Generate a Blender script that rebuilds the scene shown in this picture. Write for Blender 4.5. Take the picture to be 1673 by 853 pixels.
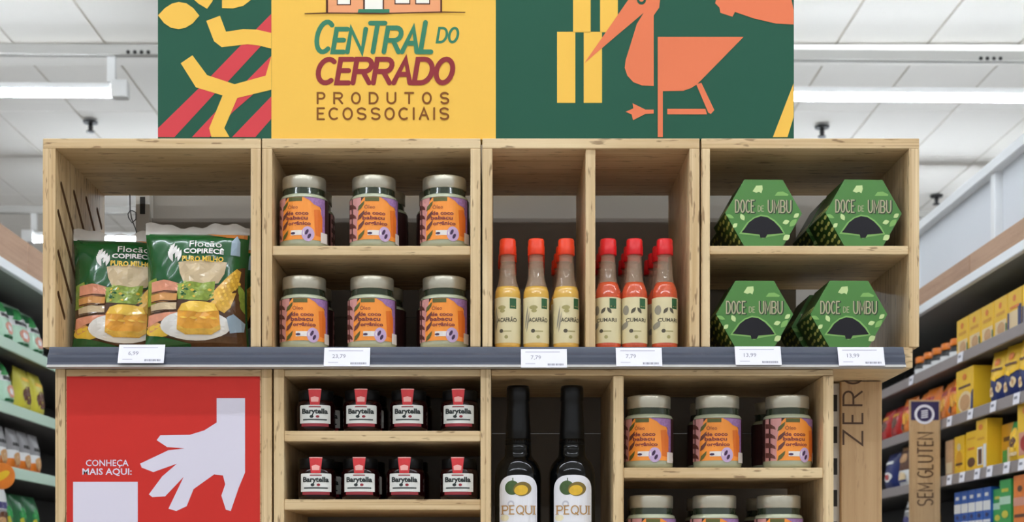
import bpy, bmesh, math, random
from mathutils import Vector, Matrix
from mathutils.geometry import tessellate_polygon

for o in list(bpy.data.objects):
    bpy.data.objects.remove(o, do_unlink=True)
scene = bpy.context.scene
COL = scene.collection
R = math.radians
rnd = random.Random(7)

# ------------------------------------------------------------------ camera, world, exposure
CAMZ = 1.40
DIST = 2.40                                   # camera to the front plane of the display
cam_d = bpy.data.cameras.new('camera')
cam = bpy.data.objects.new('camera', cam_d)
COL.objects.link(cam)
cam.location = (0, -DIST, CAMZ)
cam.rotation_euler = (R(90), 0, 0)
cam_d.sensor_width = 36
cam_d.lens = 36 * 2400 / 1673
cam_d.shift_x = (836.5 - 815) / 1673
cam_d.shift_y = (940 - 426.5) / 1673
cam_d.clip_end = 200
cam_d.dof.use_dof = True
cam_d.dof.focus_distance = 2.43
cam_d.dof.aperture_fstop = 9.0
scene.camera = cam

world = bpy.data.worlds.new('store_ambient')
scene.world = world
world.use_nodes = True
world.node_tree.nodes['Background'].inputs[0].default_value = (0.93, 0.96, 1.0, 1)
world.node_tree.nodes['Background'].inputs[1].default_value = 0.5
TUBE_STRENGTH = 46.0

vs = scene.view_settings
vs.view_transform = 'Standard'
vs.look = 'None'
vs.gamma = 1
vs.use_curve_mapping = False
vs.exposure = 0.66


def PX(px, y=0.0):
    """world x of a photo column on the plane at depth y behind the display front"""
    return (px - 815) / 2400 * (DIST + y)


def PZ(py, y=0.0):
    return CAMZ + (940 - py) / 2400 * (DIST + y)


# ------------------------------------------------------------------ materials
def lin(c):
    c = c / 255.0
    return c / 12.92 if c <= 0.04045 else ((c + 0.055) / 1.055) ** 2.4


MATS = {}


def mat(name, rgb, rough=0.55, metal=0.0, spec=0.5, noise=0.0, nscale=30.0, coat=0.0, emit=0.0, bump=0.0, alpha=1.0, trans=0.0):
    """principled material; rgb given as 0-255 sRGB, optional gentle procedural mottling"""
    if name in MATS:
        return MATS[name]
    m = bpy.data.materials.new(name)
    m.use_nodes = True
    nt = m.node_tree
    b = nt.nodes['Principled BSDF']
    col = (lin(rgb[0]), lin(rgb[1]), lin(rgb[2]), 1)
    b.inputs['Base Color'].default_value = col
    b.inputs['Roughness'].default_value = rough
    b.inputs['Metallic'].default_value = metal
    b.inputs['Specular IOR Level'].default_value = spec
    b.inputs['Coat Weight'].default_value = coat
    b.inputs['Alpha'].default_value = alpha
    b.inputs['Transmission Weight'].default_value = trans
    if emit:
        b.inputs['Emission Color'].default_value = col
        b.inputs['Emission Strength'].default_value = emit
    if noise or bump:
        tc = nt.nodes.new('ShaderNodeTexCoord')
        n = nt.nodes.new('ShaderNodeTexNoise')
        n.inputs['Scale'].default_value = nscale
        n.inputs['Detail'].default_value = 4
        nt.links.new(tc.outputs['Object'], n.inputs['Vector'])
        if noise:
            mx = nt.nodes.new('ShaderNodeMix')
            mx.data_type = 'RGBA'
            mx.inputs['A'].default_value = tuple(v * (1 - noise) for v in col[:3]) + (1,)
            mx.inputs['B'].default_value = tuple(min(1, v * (1 + noise)) for v in col[:3]) + (1,)
            nt.links.new(n.outputs['Fac'], mx.inputs['Factor'])
            nt.links.new(mx.outputs['Result'], b.inputs['Base Color'])
        if bump:
            bp = nt.nodes.new('ShaderNodeBump')
            bp.inputs['Strength'].default_value = bump
            bp.inputs['Distance'].default_value = 0.003
            nt.links.new(n.outputs['Fac'], bp.inputs['Height'])
            nt.links.new(bp.outputs['Normal'], b.inputs['Normal'])
    MATS[name] = m
    return m


def wood(name, axis, light, dark, streak=(118, 82, 46), rough=0.5, scale=1.0, knots=0.7):
    """plywood: long grain along axis, darker short dashes"""
    m = bpy.data.materials.new(name)
    m.use_nodes = True
    nt = m.node_tree
    N = nt.nodes.new
    L = nt.links.new
    b = nt.nodes['Principled BSDF']
    tc = N('ShaderNodeTexCoord')
    info = N('ShaderNodeObjectInfo')
    add = N('ShaderNodeVectorMath')
    add.operation = 'ADD'
    sc = N('ShaderNodeVectorMath')
    sc.operation = 'SCALE'
    cmb = N('ShaderNodeCombineXYZ')
    for i in range(3):
        L(info.outputs['Random'], cmb.inputs[i])
    L(cmb.outputs[0], sc.inputs[0])
    sc.inputs['Scale'].default_value = 9.0
    L(tc.outputs['Object'], add.inputs[0])
    L(sc.outputs[0], add.inputs[1])

    def grain(long, cross, detail, sc_):
        mp = N('ShaderNodeMapping')
        s = [cross * sc_] * 3
        s[axis] = long * sc_
        mp.inputs['Scale'].default_value = s
        L(add.outputs[0], mp.inputs['Vector'])
        n = N('ShaderNodeTexNoise')
        n.inputs['Scale'].default_value = 1.0
        n.inputs['Detail'].default_value = detail
        n.inputs['Roughness'].default_value = 0.6
        L(mp.outputs[0], n.inputs['Vector'])
        return n
    g1 = grain(3.0, 90.0, 5, scale)
    g2 = grain(26.0, 150.0, 2, scale)
    g3 = grain(2.0, 9.0, 3, scale)
    g4 = grain(0.7, 230.0, 2, scale)
    r1 = N('ShaderNodeValToRGB')
    r1.color_ramp.elements[0].position = 0.34
    r1.color_ramp.elements[0].color = (lin(dark[0]), lin(dark[1]), lin(dark[2]), 1)
    r1.color_ramp.elements[1].position = 0.62
    r1.color_ramp.elements[1].color = (lin(light[0]), lin(light[1]), lin(light[2]), 1)
    mixf = N('ShaderNodeMath')
    mixf.operation = 'MULTIPLY_ADD'
    L(g3.outputs['Fac'], mixf.inputs[0])
    mixf.inputs[1].default_value = 0.5
    hf = N('ShaderNodeMath')
    hf.operation = 'MULTIPLY'
    L(g1.outputs['Fac'], hf.inputs[0])
    hf.inputs[1].default_value = 0.5
    L(hf.outputs[0], mixf.inputs[2])
    L(mixf.outputs[0], r1.inputs['Fac'])
    r2 = N('ShaderNodeValToRGB')
    r2.color_ramp.elements[0].position = 0.615
    r2.color_ramp.elements[0].color = (0, 0, 0, 1)
    r2.color_ramp.elements[1].position = 0.69
    r2.color_ramp.elements[1].color = (knots, knots, knots, 1)
    L(g2.outputs['Fac'], r2.inputs['Fac'])
    mx = N('ShaderNodeMix')
    mx.data_type = 'RGBA'
    L(r2.outputs['Color'], mx.inputs['Factor'])
    L(r1.outputs['Color'], mx.inputs['A'])
    mx.inputs['B'].default_value = (lin(streak[0]), lin(streak[1]), lin(streak[2]), 1)
    r4 = N('ShaderNodeValToRGB')
    r4.color_ramp.elements[0].position = 0.57
    r4.color_ramp.elements[0].color = (0, 0, 0, 1)
    r4.color_ramp.elements[1].position = 0.68
    r4.color_ramp.elements[1].color = (knots * 0.6,) * 3 + (1,)
    L(g4.outputs['Fac'], r4.inputs['Fac'])
    mx4 = N('ShaderNodeMix')
    mx4.data_type = 'RGBA'
    L(r4.outputs['Color'], mx4.inputs['Factor'])
    L(mx.outputs['Result'], mx4.inputs['A'])
    mx4.inputs['B'].default_value = (lin(158), lin(116), lin(68), 1)
    L(mx4.outputs['Result'], b.inputs['Base Color'])
    b.inputs['Roughness'].default_value = rough
    bp = N('ShaderNodeBump')
    bp.inputs['Strength'].default_value = 0.12
    bp.inputs['Distance'].default_value = 0.001
    L(g1.outputs['Fac'], bp.inputs['Height'])
    L(bp.outputs['Normal'], b.inputs['Normal'])
    MATS[name] = m
    return m


WL, WD = (230, 204, 160), (194, 158, 108)
WX = wood('plywood_grain_x', 0, WL, WD)
WY = wood('plywood_grain_y', 1, WL, WD)
WZ = wood('plywood_grain_z', 2, WL, WD)
HWOOD = wood('header_laminate_wood', 1, (190, 152, 122), (166, 128, 100), knots=0.15)
BLADE = wood('blade_sign_wood', 2, (206, 172, 128), (184, 148, 104), knots=0.2)

# ------------------------------------------------------------------ mesh builder


class MB:
    def __init__(s):
        s.V, s.F, s.MI, s.S, s.mats = [], [], [], [], []

    def mi(s, m):
        if m not in s.mats:
            s.mats.append(m)
        return s.mats.index(m)

    def face(s, idx, m, smooth=False):
        s.F.append(idx)
        s.MI.append(s.mi(m))
        s.S.append(smooth)

    def box(s, x0, x1, y0, y1, z0, z1, m, bev=0.0):
        if bev:
            bm = bmesh.new()
            bmesh.ops.create_cube(bm, size=1)
            for v in bm.verts:
                v.co = Vector(((x0 + x1) / 2 + v.co.x * (x1 - x0), (y0 + y1) / 2 + v.co.y * (y1 - y0), (z0 + z1) / 2 + v.co.z * (z1 - z0)))
            bmesh.ops.bevel(bm, geom=bm.edges[:], offset=bev, segments=2, profile=0.5, affect='EDGES')
            s.add_bm(bm, m)
            return s
        b = len(s.V)
        for z in (z0, z1):
            s.V += [(x0, y0, z), (x1, y0, z), (x1, y1, z), (x0, y1, z)]
        for f in ((0, 3, 2, 1), (4, 5, 6, 7), (0, 1, 5, 4), (1, 2, 6, 5), (2, 3, 7, 6), (3, 0, 4, 7)):
            s.face([b + i for i in f], m)
        return s

    def add_bm(s, bm, m, f=None, smooth=False):
        bm.verts.ensure_lookup_table()
        b = len(s.V)
        for i, v in enumerate(bm.verts):
            v.index = i
            s.V.append(tuple(f(v.co) if f else v.co))
        for fa in bm.faces:
            s.face([b + v.index for v in fa.verts], m, smooth)
        bm.free()

    def lathe(s, prof, m, n=28, c=(0, 0, 0), close=True, mfun=None, axis='Z'):
        b = len(s.V)
        for r, z in prof:
            for k in range(n):
                a = 2 * math.pi * k / n
                if axis == 'Z':
                    s.V.append((c[0] + r * math.cos(a), c[1] + r * math.sin(a), c[2] + z))
                else:
                    s.V.append((c[0] + z, c[1] + r * math.cos(a), c[2] + r * math.sin(a)))
        for i in range(len(prof) - 1):
            mm = mfun(i) if mfun else m
            for k in range(n):
                k2 = (k + 1) % n
                s.face([b + i * n + k, b + i * n + k2, b + (i + 1) * n + k2, b + (i + 1) * n + k], mm, True)
        if close:
            s.face([b + k for k in range(n)][::-1], mfun(0) if mfun else m)
            t = b + (len(prof) - 1) * n
            s.face([t + k for k in range(n)], mfun(len(prof) - 2) if mfun else m)
        return s

    def prism(s, pts, y0, y1, m, holes=(), mside=None, mhole=None):
        """outline in (x,z), extruded along y"""
        loops = [list(pts)] + [list(h) for h in holes]
        flat = [p for l in loops for p in l]
        tris = tessellate_polygon([[Vector((p[0], p[1], 0)) for p in l] for l in loops])
        n = len(flat)
        b = len(s.V)
        for y in (y0, y1):
            s.V += [(p[0], y, p[1]) for p in flat]
        for t in tris:
            a = [flat[i] for i in t]
            area = (a[1][0] - a[0][0]) * (a[2][1] - a[0][1]) - (a[2][0] - a[0][0]) * (a[1][1] - a[0][1])
            t = list(t) if area > 0 else list(t)[::-1]
            s.face([b + i for i in t], m)
            s.face([b + n + i for i in t][::-1], m)
        k = 0
        for q_, l in enumerate(loops):
            ar = sum(l[i][0] * l[(i + 1) % len(l)][1] - l[(i + 1) % len(l)][0] * l[i][1] for i in range(len(l)))
            flip = (ar < 0) != (q_ > 0)
            for i in range(len(l)):
                j = (i + 1) % len(l)
                fc = [b + k + i, b + n + k + i, b + n + k + j, b + k + j]
                s.face(fc[::-1] if flip else fc, (mhole or m) if q_ else (mside or m))
            k += len(l)
        return s

    def poly(s, pts, m, f, step=None, stepv=None):
        """flat print: polygon in (u,v), cut into strips and laid on a surface by f(u,v)"""
        bm = bmesh.new()
        tri = tessellate_polygon([[Vector((p[0], p[1], 0)) for p in pts]])
        vs_ = [bm.verts.new((p[0], p[1], 0)) for p in pts]
        for t in tri:
            a = [pts[i] for i in t]
            area = (a[1][0] - a[0][0]) * (a[2][1] - a[0][1]) - (a[2][0] - a[0][0]) * (a[1][1] - a[0][1])
            if abs(area) < 1e-14:
                continue
            t = list(t) if area > 0 else list(t)[::-1]
            try:
                bm.faces.new([vs_[i] for i in t])
            except ValueError:
                pass
        for ax, st in ((0, step), (1, stepv)):
            if not st:
                continue
            lo = min(p[ax] for p in pts)
            hi = max(p[ax] for p in pts)
            c = math.floor(lo / st) * st + st
            while c < hi - 1e-9:
                co = Vector((0, 0, 0))
                co[ax] = c
                no = Vector((0, 0, 0))
                no[ax] = 1
                bmesh.ops.bisect_plane(bm, geom=bm.verts[:] + bm.edges[:] + bm.faces[:], plane_co=co, plane_no=no, dist=1e-9)
                c += st
        s.add_bm(bm, m, lambda c_: f(c_.x, c_.y))
        return s

    def polys(s, strokes, m, f, step=None, stepv=None):
        # every stroke a hair in front of the one before, so that crossings stay clean
        for k, st_ in enumerate(strokes):
            for q_, p in enumerate(st_):
                b = len(s.V)
                s.poly(p, m, f, step, stepv)
                for i in range(b, len(s.V)):
                    x, y, z = s.V[i]
                    s.V[i] = (x, y - 0.00006 * k - 0.000003 * q_, z)
        return s

    def mesh(s, name):
        me = bpy.data.meshes.new(name)
        me.from_pydata(s.V, [], s.F)
        for m in s.mats:
            me.materials.append(m)
        me.polygons.foreach_set('material_index', s.MI)
        me.polygons.foreach_set('use_smooth', s.S)
        me.update()
        return me


def link(name, me, parent=None, loc=(0, 0, 0), rot=(0, 0, 0), label=None):
    o = bpy.data.objects.new(name, me)
    COL.objects.link(o)
    o.parent = parent
    o.location = loc
    o.rotation_euler = rot
    if label:
        o['label'] = label
    return o


def thing(name, label, cat, loc=(0, 0, 0), rot=(0, 0, 0), group=None, me=None):
    o = link(name, me, None, loc, rot, label)
    o['category'] = cat
    if group:
        o['group'] = group
    return o


def struct(name, me, loc=(0, 0, 0), rot=(0, 0, 0)):
    o = link(name, me, None, loc, rot)
    o['kind'] = 'structure'
    return o


def boxpart(name, parent, x0, x1, y0, y1, z0, z1, m, bev=0.0):
    """a box part with its origin at its own centre so the grain differs from board to board"""
    c = ((x0 + x1) / 2, (y0 + y1) / 2, (z0 + z1) / 2)
    a, b, d = (x1 - x0) / 2, (y1 - y0) / 2, (z1 - z0) / 2
    return link(name, MB().box(-a, a, -b, b, -d, d, m, bev).mesh(name), parent, c)


# ------------------------------------------------------------------ flat shapes and lettering
def ell(cx, cy, rx, ry, n=24, a0=0, a1=360, rot=0):
    full = abs(a1 - a0) >= 360
    out = []
    for k in range(n if full else n + 1):
        a = R(a0 + (a1 - a0) * k / n)
        x, y = rx * math.cos(a), ry * math.sin(a)
        c, s_ = math.cos(R(rot)), math.sin(R(rot))
        out.append((cx + x * c - y * s_, cy + x * s_ + y * c))
    return out


def rect(x0, y0, x1, y1):
    return [(x0, y0), (x1, y0), (x1, y1), (x0, y1)]


def clens(p, q, bulge, r, n=8):
    """leaf given in projected units across and metres up"""
    return [(u / r, v) for u, v in lens((p[0] * r, p[1]), (q[0] * r, q[1]), bulge, n)]


def lens(p, q, bulge, n=8):
    """leaf between two tips"""
    (x0, y0), (x1, y1) = p, q
    dx, dy = x1 - x0, y1 - y0
    out = []
    for sgn, rng in ((1, range(n)), (-1, range(n, 0, -1))):
        for i in rng:
            t = i / n
            h = math.sin(math.pi * t) * bulge * sgn
            out.append((x0 + dx * t - dy * h, y0 + dy * t + dx * h))
    return out


def arc(cx, cy, rx, ry, a0, a1, n=10):
    return [(cx + rx * math.cos(R(a0 + (a1 - a0) * i / n)), cy + ry * math.sin(R(a0 + (a1 - a0) * i / n))) for i in range(n + 1)]


GLY = {
    'A': [[(0, 0), (.5, 1), (1, 0)], [(.2, .36), (.8, .36)]],
    'B': [[(0, 0), (0, 1)] + arc(.55, .75, .4, .25, 90, -90, 8) + [(0, .5)], [(0, .5)] + arc(.55, .25, .45, .25, 90, -90, 8) + [(0, 0)]],
    'C': [arc(.55, .5, .55, .5, 52, 308, 16)],
    'D': [[(0, 0), (0, 1)] + arc(.4, .5, .6, .5, 90, -90, 12) + [(0, 0)]],
    'E': [[(1, 1), (0, 1), (0, 0), (1, 0)], [(0, .52), (.82, .52)]],
    'G': [arc(.55, .5, .55, .5, 52, 330, 16) + [(1, .48), (.6, .48)]],
    'I': [[(.5, 0), (.5, 1)]],
    'L': [[(0, 1), (0, 0), (.9, 0)]],
    'M': [[(0, 0), (0, 1), (.5, .25), (1, 1), (1, 0)]],
    'N': [[(0, 0), (0, 1), (1, 0), (1, 1)]],
    'O': [arc(.5, .5, .5, .5, 90, 450, 24)],
    'P': [[(0, 0), (0, 1)] + arc(.6, .725, .4, .275, 90, -90, 8) + [(0, .45)]],
    'Q': [arc(.5, .5, .5, .5, 90, 450, 24), [(.55, .2), (1.0, -.12)]],
    'R': [[(0, 0), (0, 1)] + arc(.6, .74, .38, .26, 90, -90, 8) + [(0, .48)], [(.5, .48), (1, 0)]],
    'S': [arc(.5, .75, .46, .25, 30, 270, 12) + arc(.5, .25, .46, .25, 90, -150, 12)[1:]],
    'T': [[(0, 1), (1, 1)], [(.5, 1), (.5, 0)]],
    'U': [[(0, 1)] + arc(.5, .36, .5, .36, 180, 360, 12) + [(1, 1)]],
    'Z': [[(0, 1), (1, 1), (0, 0), (1, 0)]],
}
GW = {'E': .74, 'L': .8, 'P': .85, 'Q': 1.15, 'I': .12, 'M': 1.15, ' ': .35}


def stroke_polys(line, w, round_=True):
    """one even stroke as a mitred strip with round or square ends; no overlapping pieces"""
    pts = [line[0]]
    for p in line[1:]:
        if math.hypot(p[0] - pts[-1][0], p[1] - pts[-1][1]) > 1e-9:
            pts.append(p)
    closed = math.hypot(pts[0][0] - pts[-1][0], pts[0][1] - pts[-1][1]) < 1e-7
    if closed:
        pts = pts[:-1]
    n_ = len(pts)
    h = w / 2

    def nrm(a, b):
        dx, dy = b[0] - a[0], b[1] - a[1]
        l = math.hypot(dx, dy)
        return (-dy / l, dx / l)
    lft, rgt = [], []
    for i in range(n_):
        if closed or 0 < i < n_ - 1:
            n0 = nrm(pts[i - 1], pts[i])
            n1 = nrm(pts[i], pts[(i + 1) % n_])
            mx, my = n0[0] + n1[0], n0[1] + n1[1]
            l = math.hypot(mx, my)
            mx, my = mx / l, my / l
            k = min(2.2, 1 / max(0.2, mx * n1[0] + my * n1[1]))
        else:
            mx, my = nrm(pts[0], pts[1]) if i == 0 else nrm(pts[-2], pts[-1])
            k = 1
        lft.append((pts[i][0] + mx * h * k, pts[i][1] + my * h * k))
        rgt.append((pts[i][0] - mx * h * k, pts[i][1] - my * h * k))
    out = []
    for i in range(n_ if closed else n_ - 1):
        j = (i + 1) % n_
        out.append([lft[i], rgt[i], rgt[j], lft[j]])
    if round_ and not closed:
        for p, q, sg in ((pts[0], pts[1], 1), (pts[-1], pts[-2], 1)):
            a = math.degrees(math.atan2(p[1] - q[1], p[0] - q[0]))
            out.append(arc(p[0], p[1], h, h, a - 90, a + 90, 8))
    return out


def stroke_text(txt, x0, x1, z0, h, w, slant=0.0, gap=0.28, heights=None, round_=True, tf=None):
    """lettering of even strokes between x0 and x1; heights gives (base, top) per letter as fractions"""
    ws = [GW.get(c, 1.0) for c in txt]
    unit = (x1 - x0 - abs(slant) * 0) / (sum(ws) + gap * (len(txt) - 1))
    out, x = [], x0
    for i, c in enumerate(txt):
        b, t = heights[i] if heights else (0, 1)
        for line in GLY.get(c, []):
            pts = []
            for (u, v) in line:
                if c == 'I':
                    u = 0.5
                vv = (b + (t - b) * v) * h
                pts.append((x + u * ws[i] * unit + vv * slant, z0 + vv))
            out.append(stroke_polys(pts, w, round_))
        x += (ws[i] + gap) * unit
    if tf:
        out = [[[tf(*p) for p in q] for q in st_] for st_ in out]
    return out


def font_text(body, x, z, size, mb, m, f, width=None, align='CENTER', bold=0.0, spacing=1.0):
    """small print with the built-in typeface, laid on a surface by f"""
    cu = bpy.data.curves.new('lettering', 'FONT')
    cu.body = body
    cu.size = 1
    cu.resolution_u = 2
    cu.offset = bold
    cu.space_character = spacing
    o = bpy.data.objects.new('lettering', cu)
    COL.objects.link(o)
    bpy.context.view_layer.update()
    me = o.evaluated_get(bpy.context.evaluated_depsgraph_get()).to_mesh()
    vs_ = [(v.co.x, v.co.y) for v in me.vertices]
    fs = [list(p.vertices) for p in me.polygons]
    if vs_:
        lo = min(v[0] for v in vs_)
        hi = max(v[0] for v in vs_)
        sx = sz = size / 0.72
        if width:
            sx = width / (hi - lo)
        off = -(lo + hi) / 2 if align == 'CENTER' else -lo
        b = len(mb.V)
        for v in vs_:
            mb.V.append(tuple(f(x + (v[0] + off) * sx, z + v[1] * sz)))
        for fa in fs:
            a = [vs_[i] for i in fa[:3]]
            area = (a[1][0] - a[0][0]) * (a[2][1] - a[0][1]) - (a[2][0] - a[0][0]) * (a[1][1] - a[0][1])
            mb.face([b + i for i in (fa if area > 0 else fa[::-1])], m)
    o.evaluated_get(bpy.context.evaluated_depsgraph_get()).to_mesh_clear()
    bpy.data.objects.remove(o, do_unlink=True)
    bpy.data.curves.remove(cu)


def flat(y):
    return lambda u, v: (u, y, v)


ORD = ['first', 'second', 'third', 'fourth', 'fifth', 'sixth', 'seventh', 'eighth', 'ninth', 'tenth']

# ------------------------------------------------------------------ the store shell
M_floor = mat('floor_vinyl', (196, 192, 186), 0.3, noise=0.05, nscale=3)
M_ceil = mat('ceiling_panel_white', (240, 236, 229), 0.8, noise=0.02, nscale=2)
M_joint = mat('ceiling_joint', (206, 198, 182), 0.8, noise=0.05, nscale=4)
M_wall = mat('wall_white', (226, 226, 226), 0.7, noise=0.02, nscale=2)
CEIL = 5.0
struct('floor', MB().box(-14, 14, -14, 34, -0.1, 0, M_floor).mesh('floor'))
ceiling = struct('ceiling', MB().box(-14, 14, -14, 34, CEIL + 0.02, CEIL + 0.12, M_joint).mesh('ceiling'))
tw, tl, g = 0.62, 1.25, 0.007
tile_me = MB().box(-tw / 2 + g, tw / 2 - g, -tl / 2 + g, tl / 2 - g, -0.012, 0.0, M_ceil, 0.003).mesh('ceiling_tile')
row_y = [7.15 + tl * j for j in range(11)]
for j, y in enumerate(row_y):
    half = (y + 2.4) * 0.36
    for i in range(-14, 15):
        x = i * tw + 0.12
        if abs(x) < half + 0.5 and not (-0.2 * (y + 2.4) < x - 0.31 and x + 0.31 < 0.185 * (y + 2.4) and y < 9.0):
            t = link('ceiling_tile', tile_me, ceiling, (x, y, CEIL + 0.02))
# plain field of the ceiling beyond the panels one can tell apart
pl = MB()
pl.box(-14, 14, -14, 6.5, CEIL - 0.01, CEIL + 0.02, M_ceil)
pl.box(-14, 14, 7.15 + tl * 10.5, 34, CEIL - 0.01, CEIL + 0.02, M_ceil)
link('ceiling_field', pl.mesh('ceiling_field'), ceiling)
struct('wall_back', MB().box(-14, 14, 33.8, 34, 0, CEIL, M_wall).mesh('wall_back'))
struct('trim_1', MB().box(-13.9, 13.9, 7.52, 7.78, CEIL - 0.07, CEIL - 0.012, M_ceil, 0.006).mesh('trim_1'))

# ------------------------------------------------------------------ LED battens hung from a tray
M_lamp = mat('lamp_housing_white', (232, 232, 230), 0.4)
M_tube = mat('led_tube', (236, 245, 255), 0.4, emit=TUBE_STRENGTH)
M_hole = mat('dark_hole', (40, 38, 36), 0.7)
M_black = mat('black_plastic', (22, 22, 24), 0.4)


def batten(x0, x1, y, z, yaw, label, ends=(True, True)):
    L_ = x1 - x0
    t = thing('led_batten', label, 'lamp', ((x0 + x1) / 2, y, z), (0, 0, yaw), 'hanging led battens')
    h = L_ / 2
    link('housing', MB().box(-h, h, -0.018, 0.018, 0.022, 0.06, M_lamp, 0.004).mesh('housing'), t)
    mb = MB().lathe([(0.022, -h + 0.02), (0.022, h - 0.02)], M_tube, 14, axis='X')
    link('tube', mb.mesh('tube'), t)
    for e, xx in zip(ends, (-h, h)):
        if e:
            sg = 1 if xx > 0 else -1
            link('end_cap', MB().box(xx - 0.05, xx + 0.05, -0.04, 0.04, -0.03, 0.075, M_lamp, 0.008).mesh('end_cap'), t)
            link('bracket', MB().box(xx - sg * 0.05 - 0.025, xx - sg * 0.05 + 0.025, -0.02, 0.02, 0.07, 0.22, M_lamp, 0.004).mesh('bracket'), t)
    return t


def tray(x0, x1, y, z, yaw, label, holes=()):
    t = thing('cable_tray', label, 'cable tray', ((x0 + x1) / 2, y, z), (0, 0, yaw), 'trays carrying the led battens')
    h = (x1 - x0) / 2
    link('channel', MB().box(-h, h, -0.03, 0.03, 0, 0.06, mat('tray_grey_white', (186, 184, 178), 0.6), 0.004).mesh('channel'), t)
    for hx in holes:
        for k in range(4):
            mb = MB().lathe([(0.012, 0), (0.012, 0.004)], M_hole, 10, axis='X')
            o = link('hole', mb.mesh('hole'), t, (hx - (x0 + x1) / 2 + k * 0.04, -0.03, 0.012), (0, 0, R(-90)))
    k = -h + 0.6
    while k < h:
        link('hanger_wire', MB().box(k - 0.003, k + 0.003, -0.003, 0.003, 0.05, CEIL - z - 0.01, M_lamp).mesh('hanger_wire'), t)
        k += 1.6
    return t


YAW = R(1.2)
batten(-4.6, -2.28, 6.42, 4.30, YAW, 'lit white led batten hanging at the upper left, beside the sign')
batten(1.2, 4.6, 6.53, 4.30, YAW, 'lit white led batten at the upper right, behind the sign edge')
tray(-7, 7, 6.47, 4.52, YAW, 'white cable tray with small holes above the nearest led battens', (-2.22, 2.92))
batten(-4.06, -1.6, 10.3, 4.30, YAW, 'distant lit led batten half hidden by the left crate edge')
batten(1.3, 5.2, 10.4, 4.30, YAW, 'distant lit led batten hidden behind the right crate')
tray(-7, 7, 10.35, 4.52, YAW, 'white cable tray above the distant led battens')
for yy, nm in ((2.6, 'over the display'), (-0.9, 'just in front of the display'), (-4.4, 'far behind the viewer')):
    for (x0, x1), sd in (((-4.6, -1.4), 'left'), ((-1.2, 1.2), 'middle'), ((1.4, 4.6), 'right')):
        batten(x0, x1, yy, 4.30, 0, 'led batten in the %s of the row %s' % (sd, nm))


def sprinkler(px, py, d, label):
    y = d - DIST
    x = PX(px, y)
    t = thing('sprinkler', label, 'sprinkler', (x, y, CEIL - 0.009), (0, 0, 0), 'ceiling sprinklers')
    link('plate', MB().lathe([(0.055, -0.015), (0.06, 0)], M_black, 16).mesh('plate'), t)
    link('stem', MB().lathe([(0.012, -0.075), (0.02, -0.05), (0.014, -0.01)], M_black, 10).mesh('stem'), t)
    link('deflector', MB().lathe([(0.034, -0.085), (0.03, -0.075)], M_black, 12).mesh('deflector'), t)


sprinkler(148, 205, 2400 * 3.56 / 735, 'small black ceiling sprinkler above the left crate corner')
sprinkler(1343, 214, 2400 * 3.56 / 727, 'small black ceiling sprinkler beside the right edge of the sign')
sprinkler(1530, 326, 2400 * 3.56 / 615, 'small dark ceiling sprinkler right of the crates')

# ------------------------------------------------------------------ gondola behind the display
M_metal = mat('upright_grey_metal', (206, 202, 194), 0.45, metal=0.2, noise=0.03)
M_backp = mat('back_panel_grey', (158, 150, 140), 0.6, noise=0.04, nscale=5)
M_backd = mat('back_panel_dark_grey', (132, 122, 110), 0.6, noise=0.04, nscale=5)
M_edge = mat('shelf_edge_grey', (150, 140, 138), 0.5, noise=0.03)
M_under = mat('shelf_underside_grey', (96, 92, 90), 0.55)


def upright(parent, x, y, z0, z1, slot0, pitch, w=0.022, slotw=0.007, sloth=0.031, dx=0.0):
    u = link('upright', MB().box(-w / 2, w / 2, 0, 0.03, z0, z1, M_metal, 0.001).mesh('upright'), parent, (x, y, 0))
    z = slot0
    sm = MB().box(-slotw / 2, slotw / 2, -0.0006, 0.001, -sloth / 2, sloth / 2, M_hole).mesh('slot')
    while z > z0 + sloth:
        link('slot', sm, u, (dx, 0, z))
        z -= pitch
    return u


gon = thing('gondola', 'grey metal gondola end panel behind the wooden crates', 'gondola', (0, 0, 0))
PB = 0.335
boxpart('upper_back_sheet', gon, PX(238, PB), PX(1425, PB), PB + 0.012, PB + 0.022, PZ(420, PB), PZ(232, PB), M_backp)
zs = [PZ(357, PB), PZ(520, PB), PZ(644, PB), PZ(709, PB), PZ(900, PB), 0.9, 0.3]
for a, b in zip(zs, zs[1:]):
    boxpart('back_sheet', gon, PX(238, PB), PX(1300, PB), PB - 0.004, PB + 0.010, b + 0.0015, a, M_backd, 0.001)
upright(gon, PX(234, 0.32), 0.315, 0.1, PZ(240, 0.32), PZ(337, 0.32), 0.0833, w=0.026, slotw=0.0095, sloth=0.032)
upright(gon, PX(1367, 0.17), 0.172, 0.1, PZ(601) - 0.003, PZ(658.5, 0.17), 0.0555, w=0.026, slotw=0.0065, sloth=0.029, dx=-0.002)

# ------------------------------------------------------------------ wooden crates of the display
DEP = 0.30
ZT = PZ(226)
ZB = PZ(567)
T = 0.0165


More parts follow.
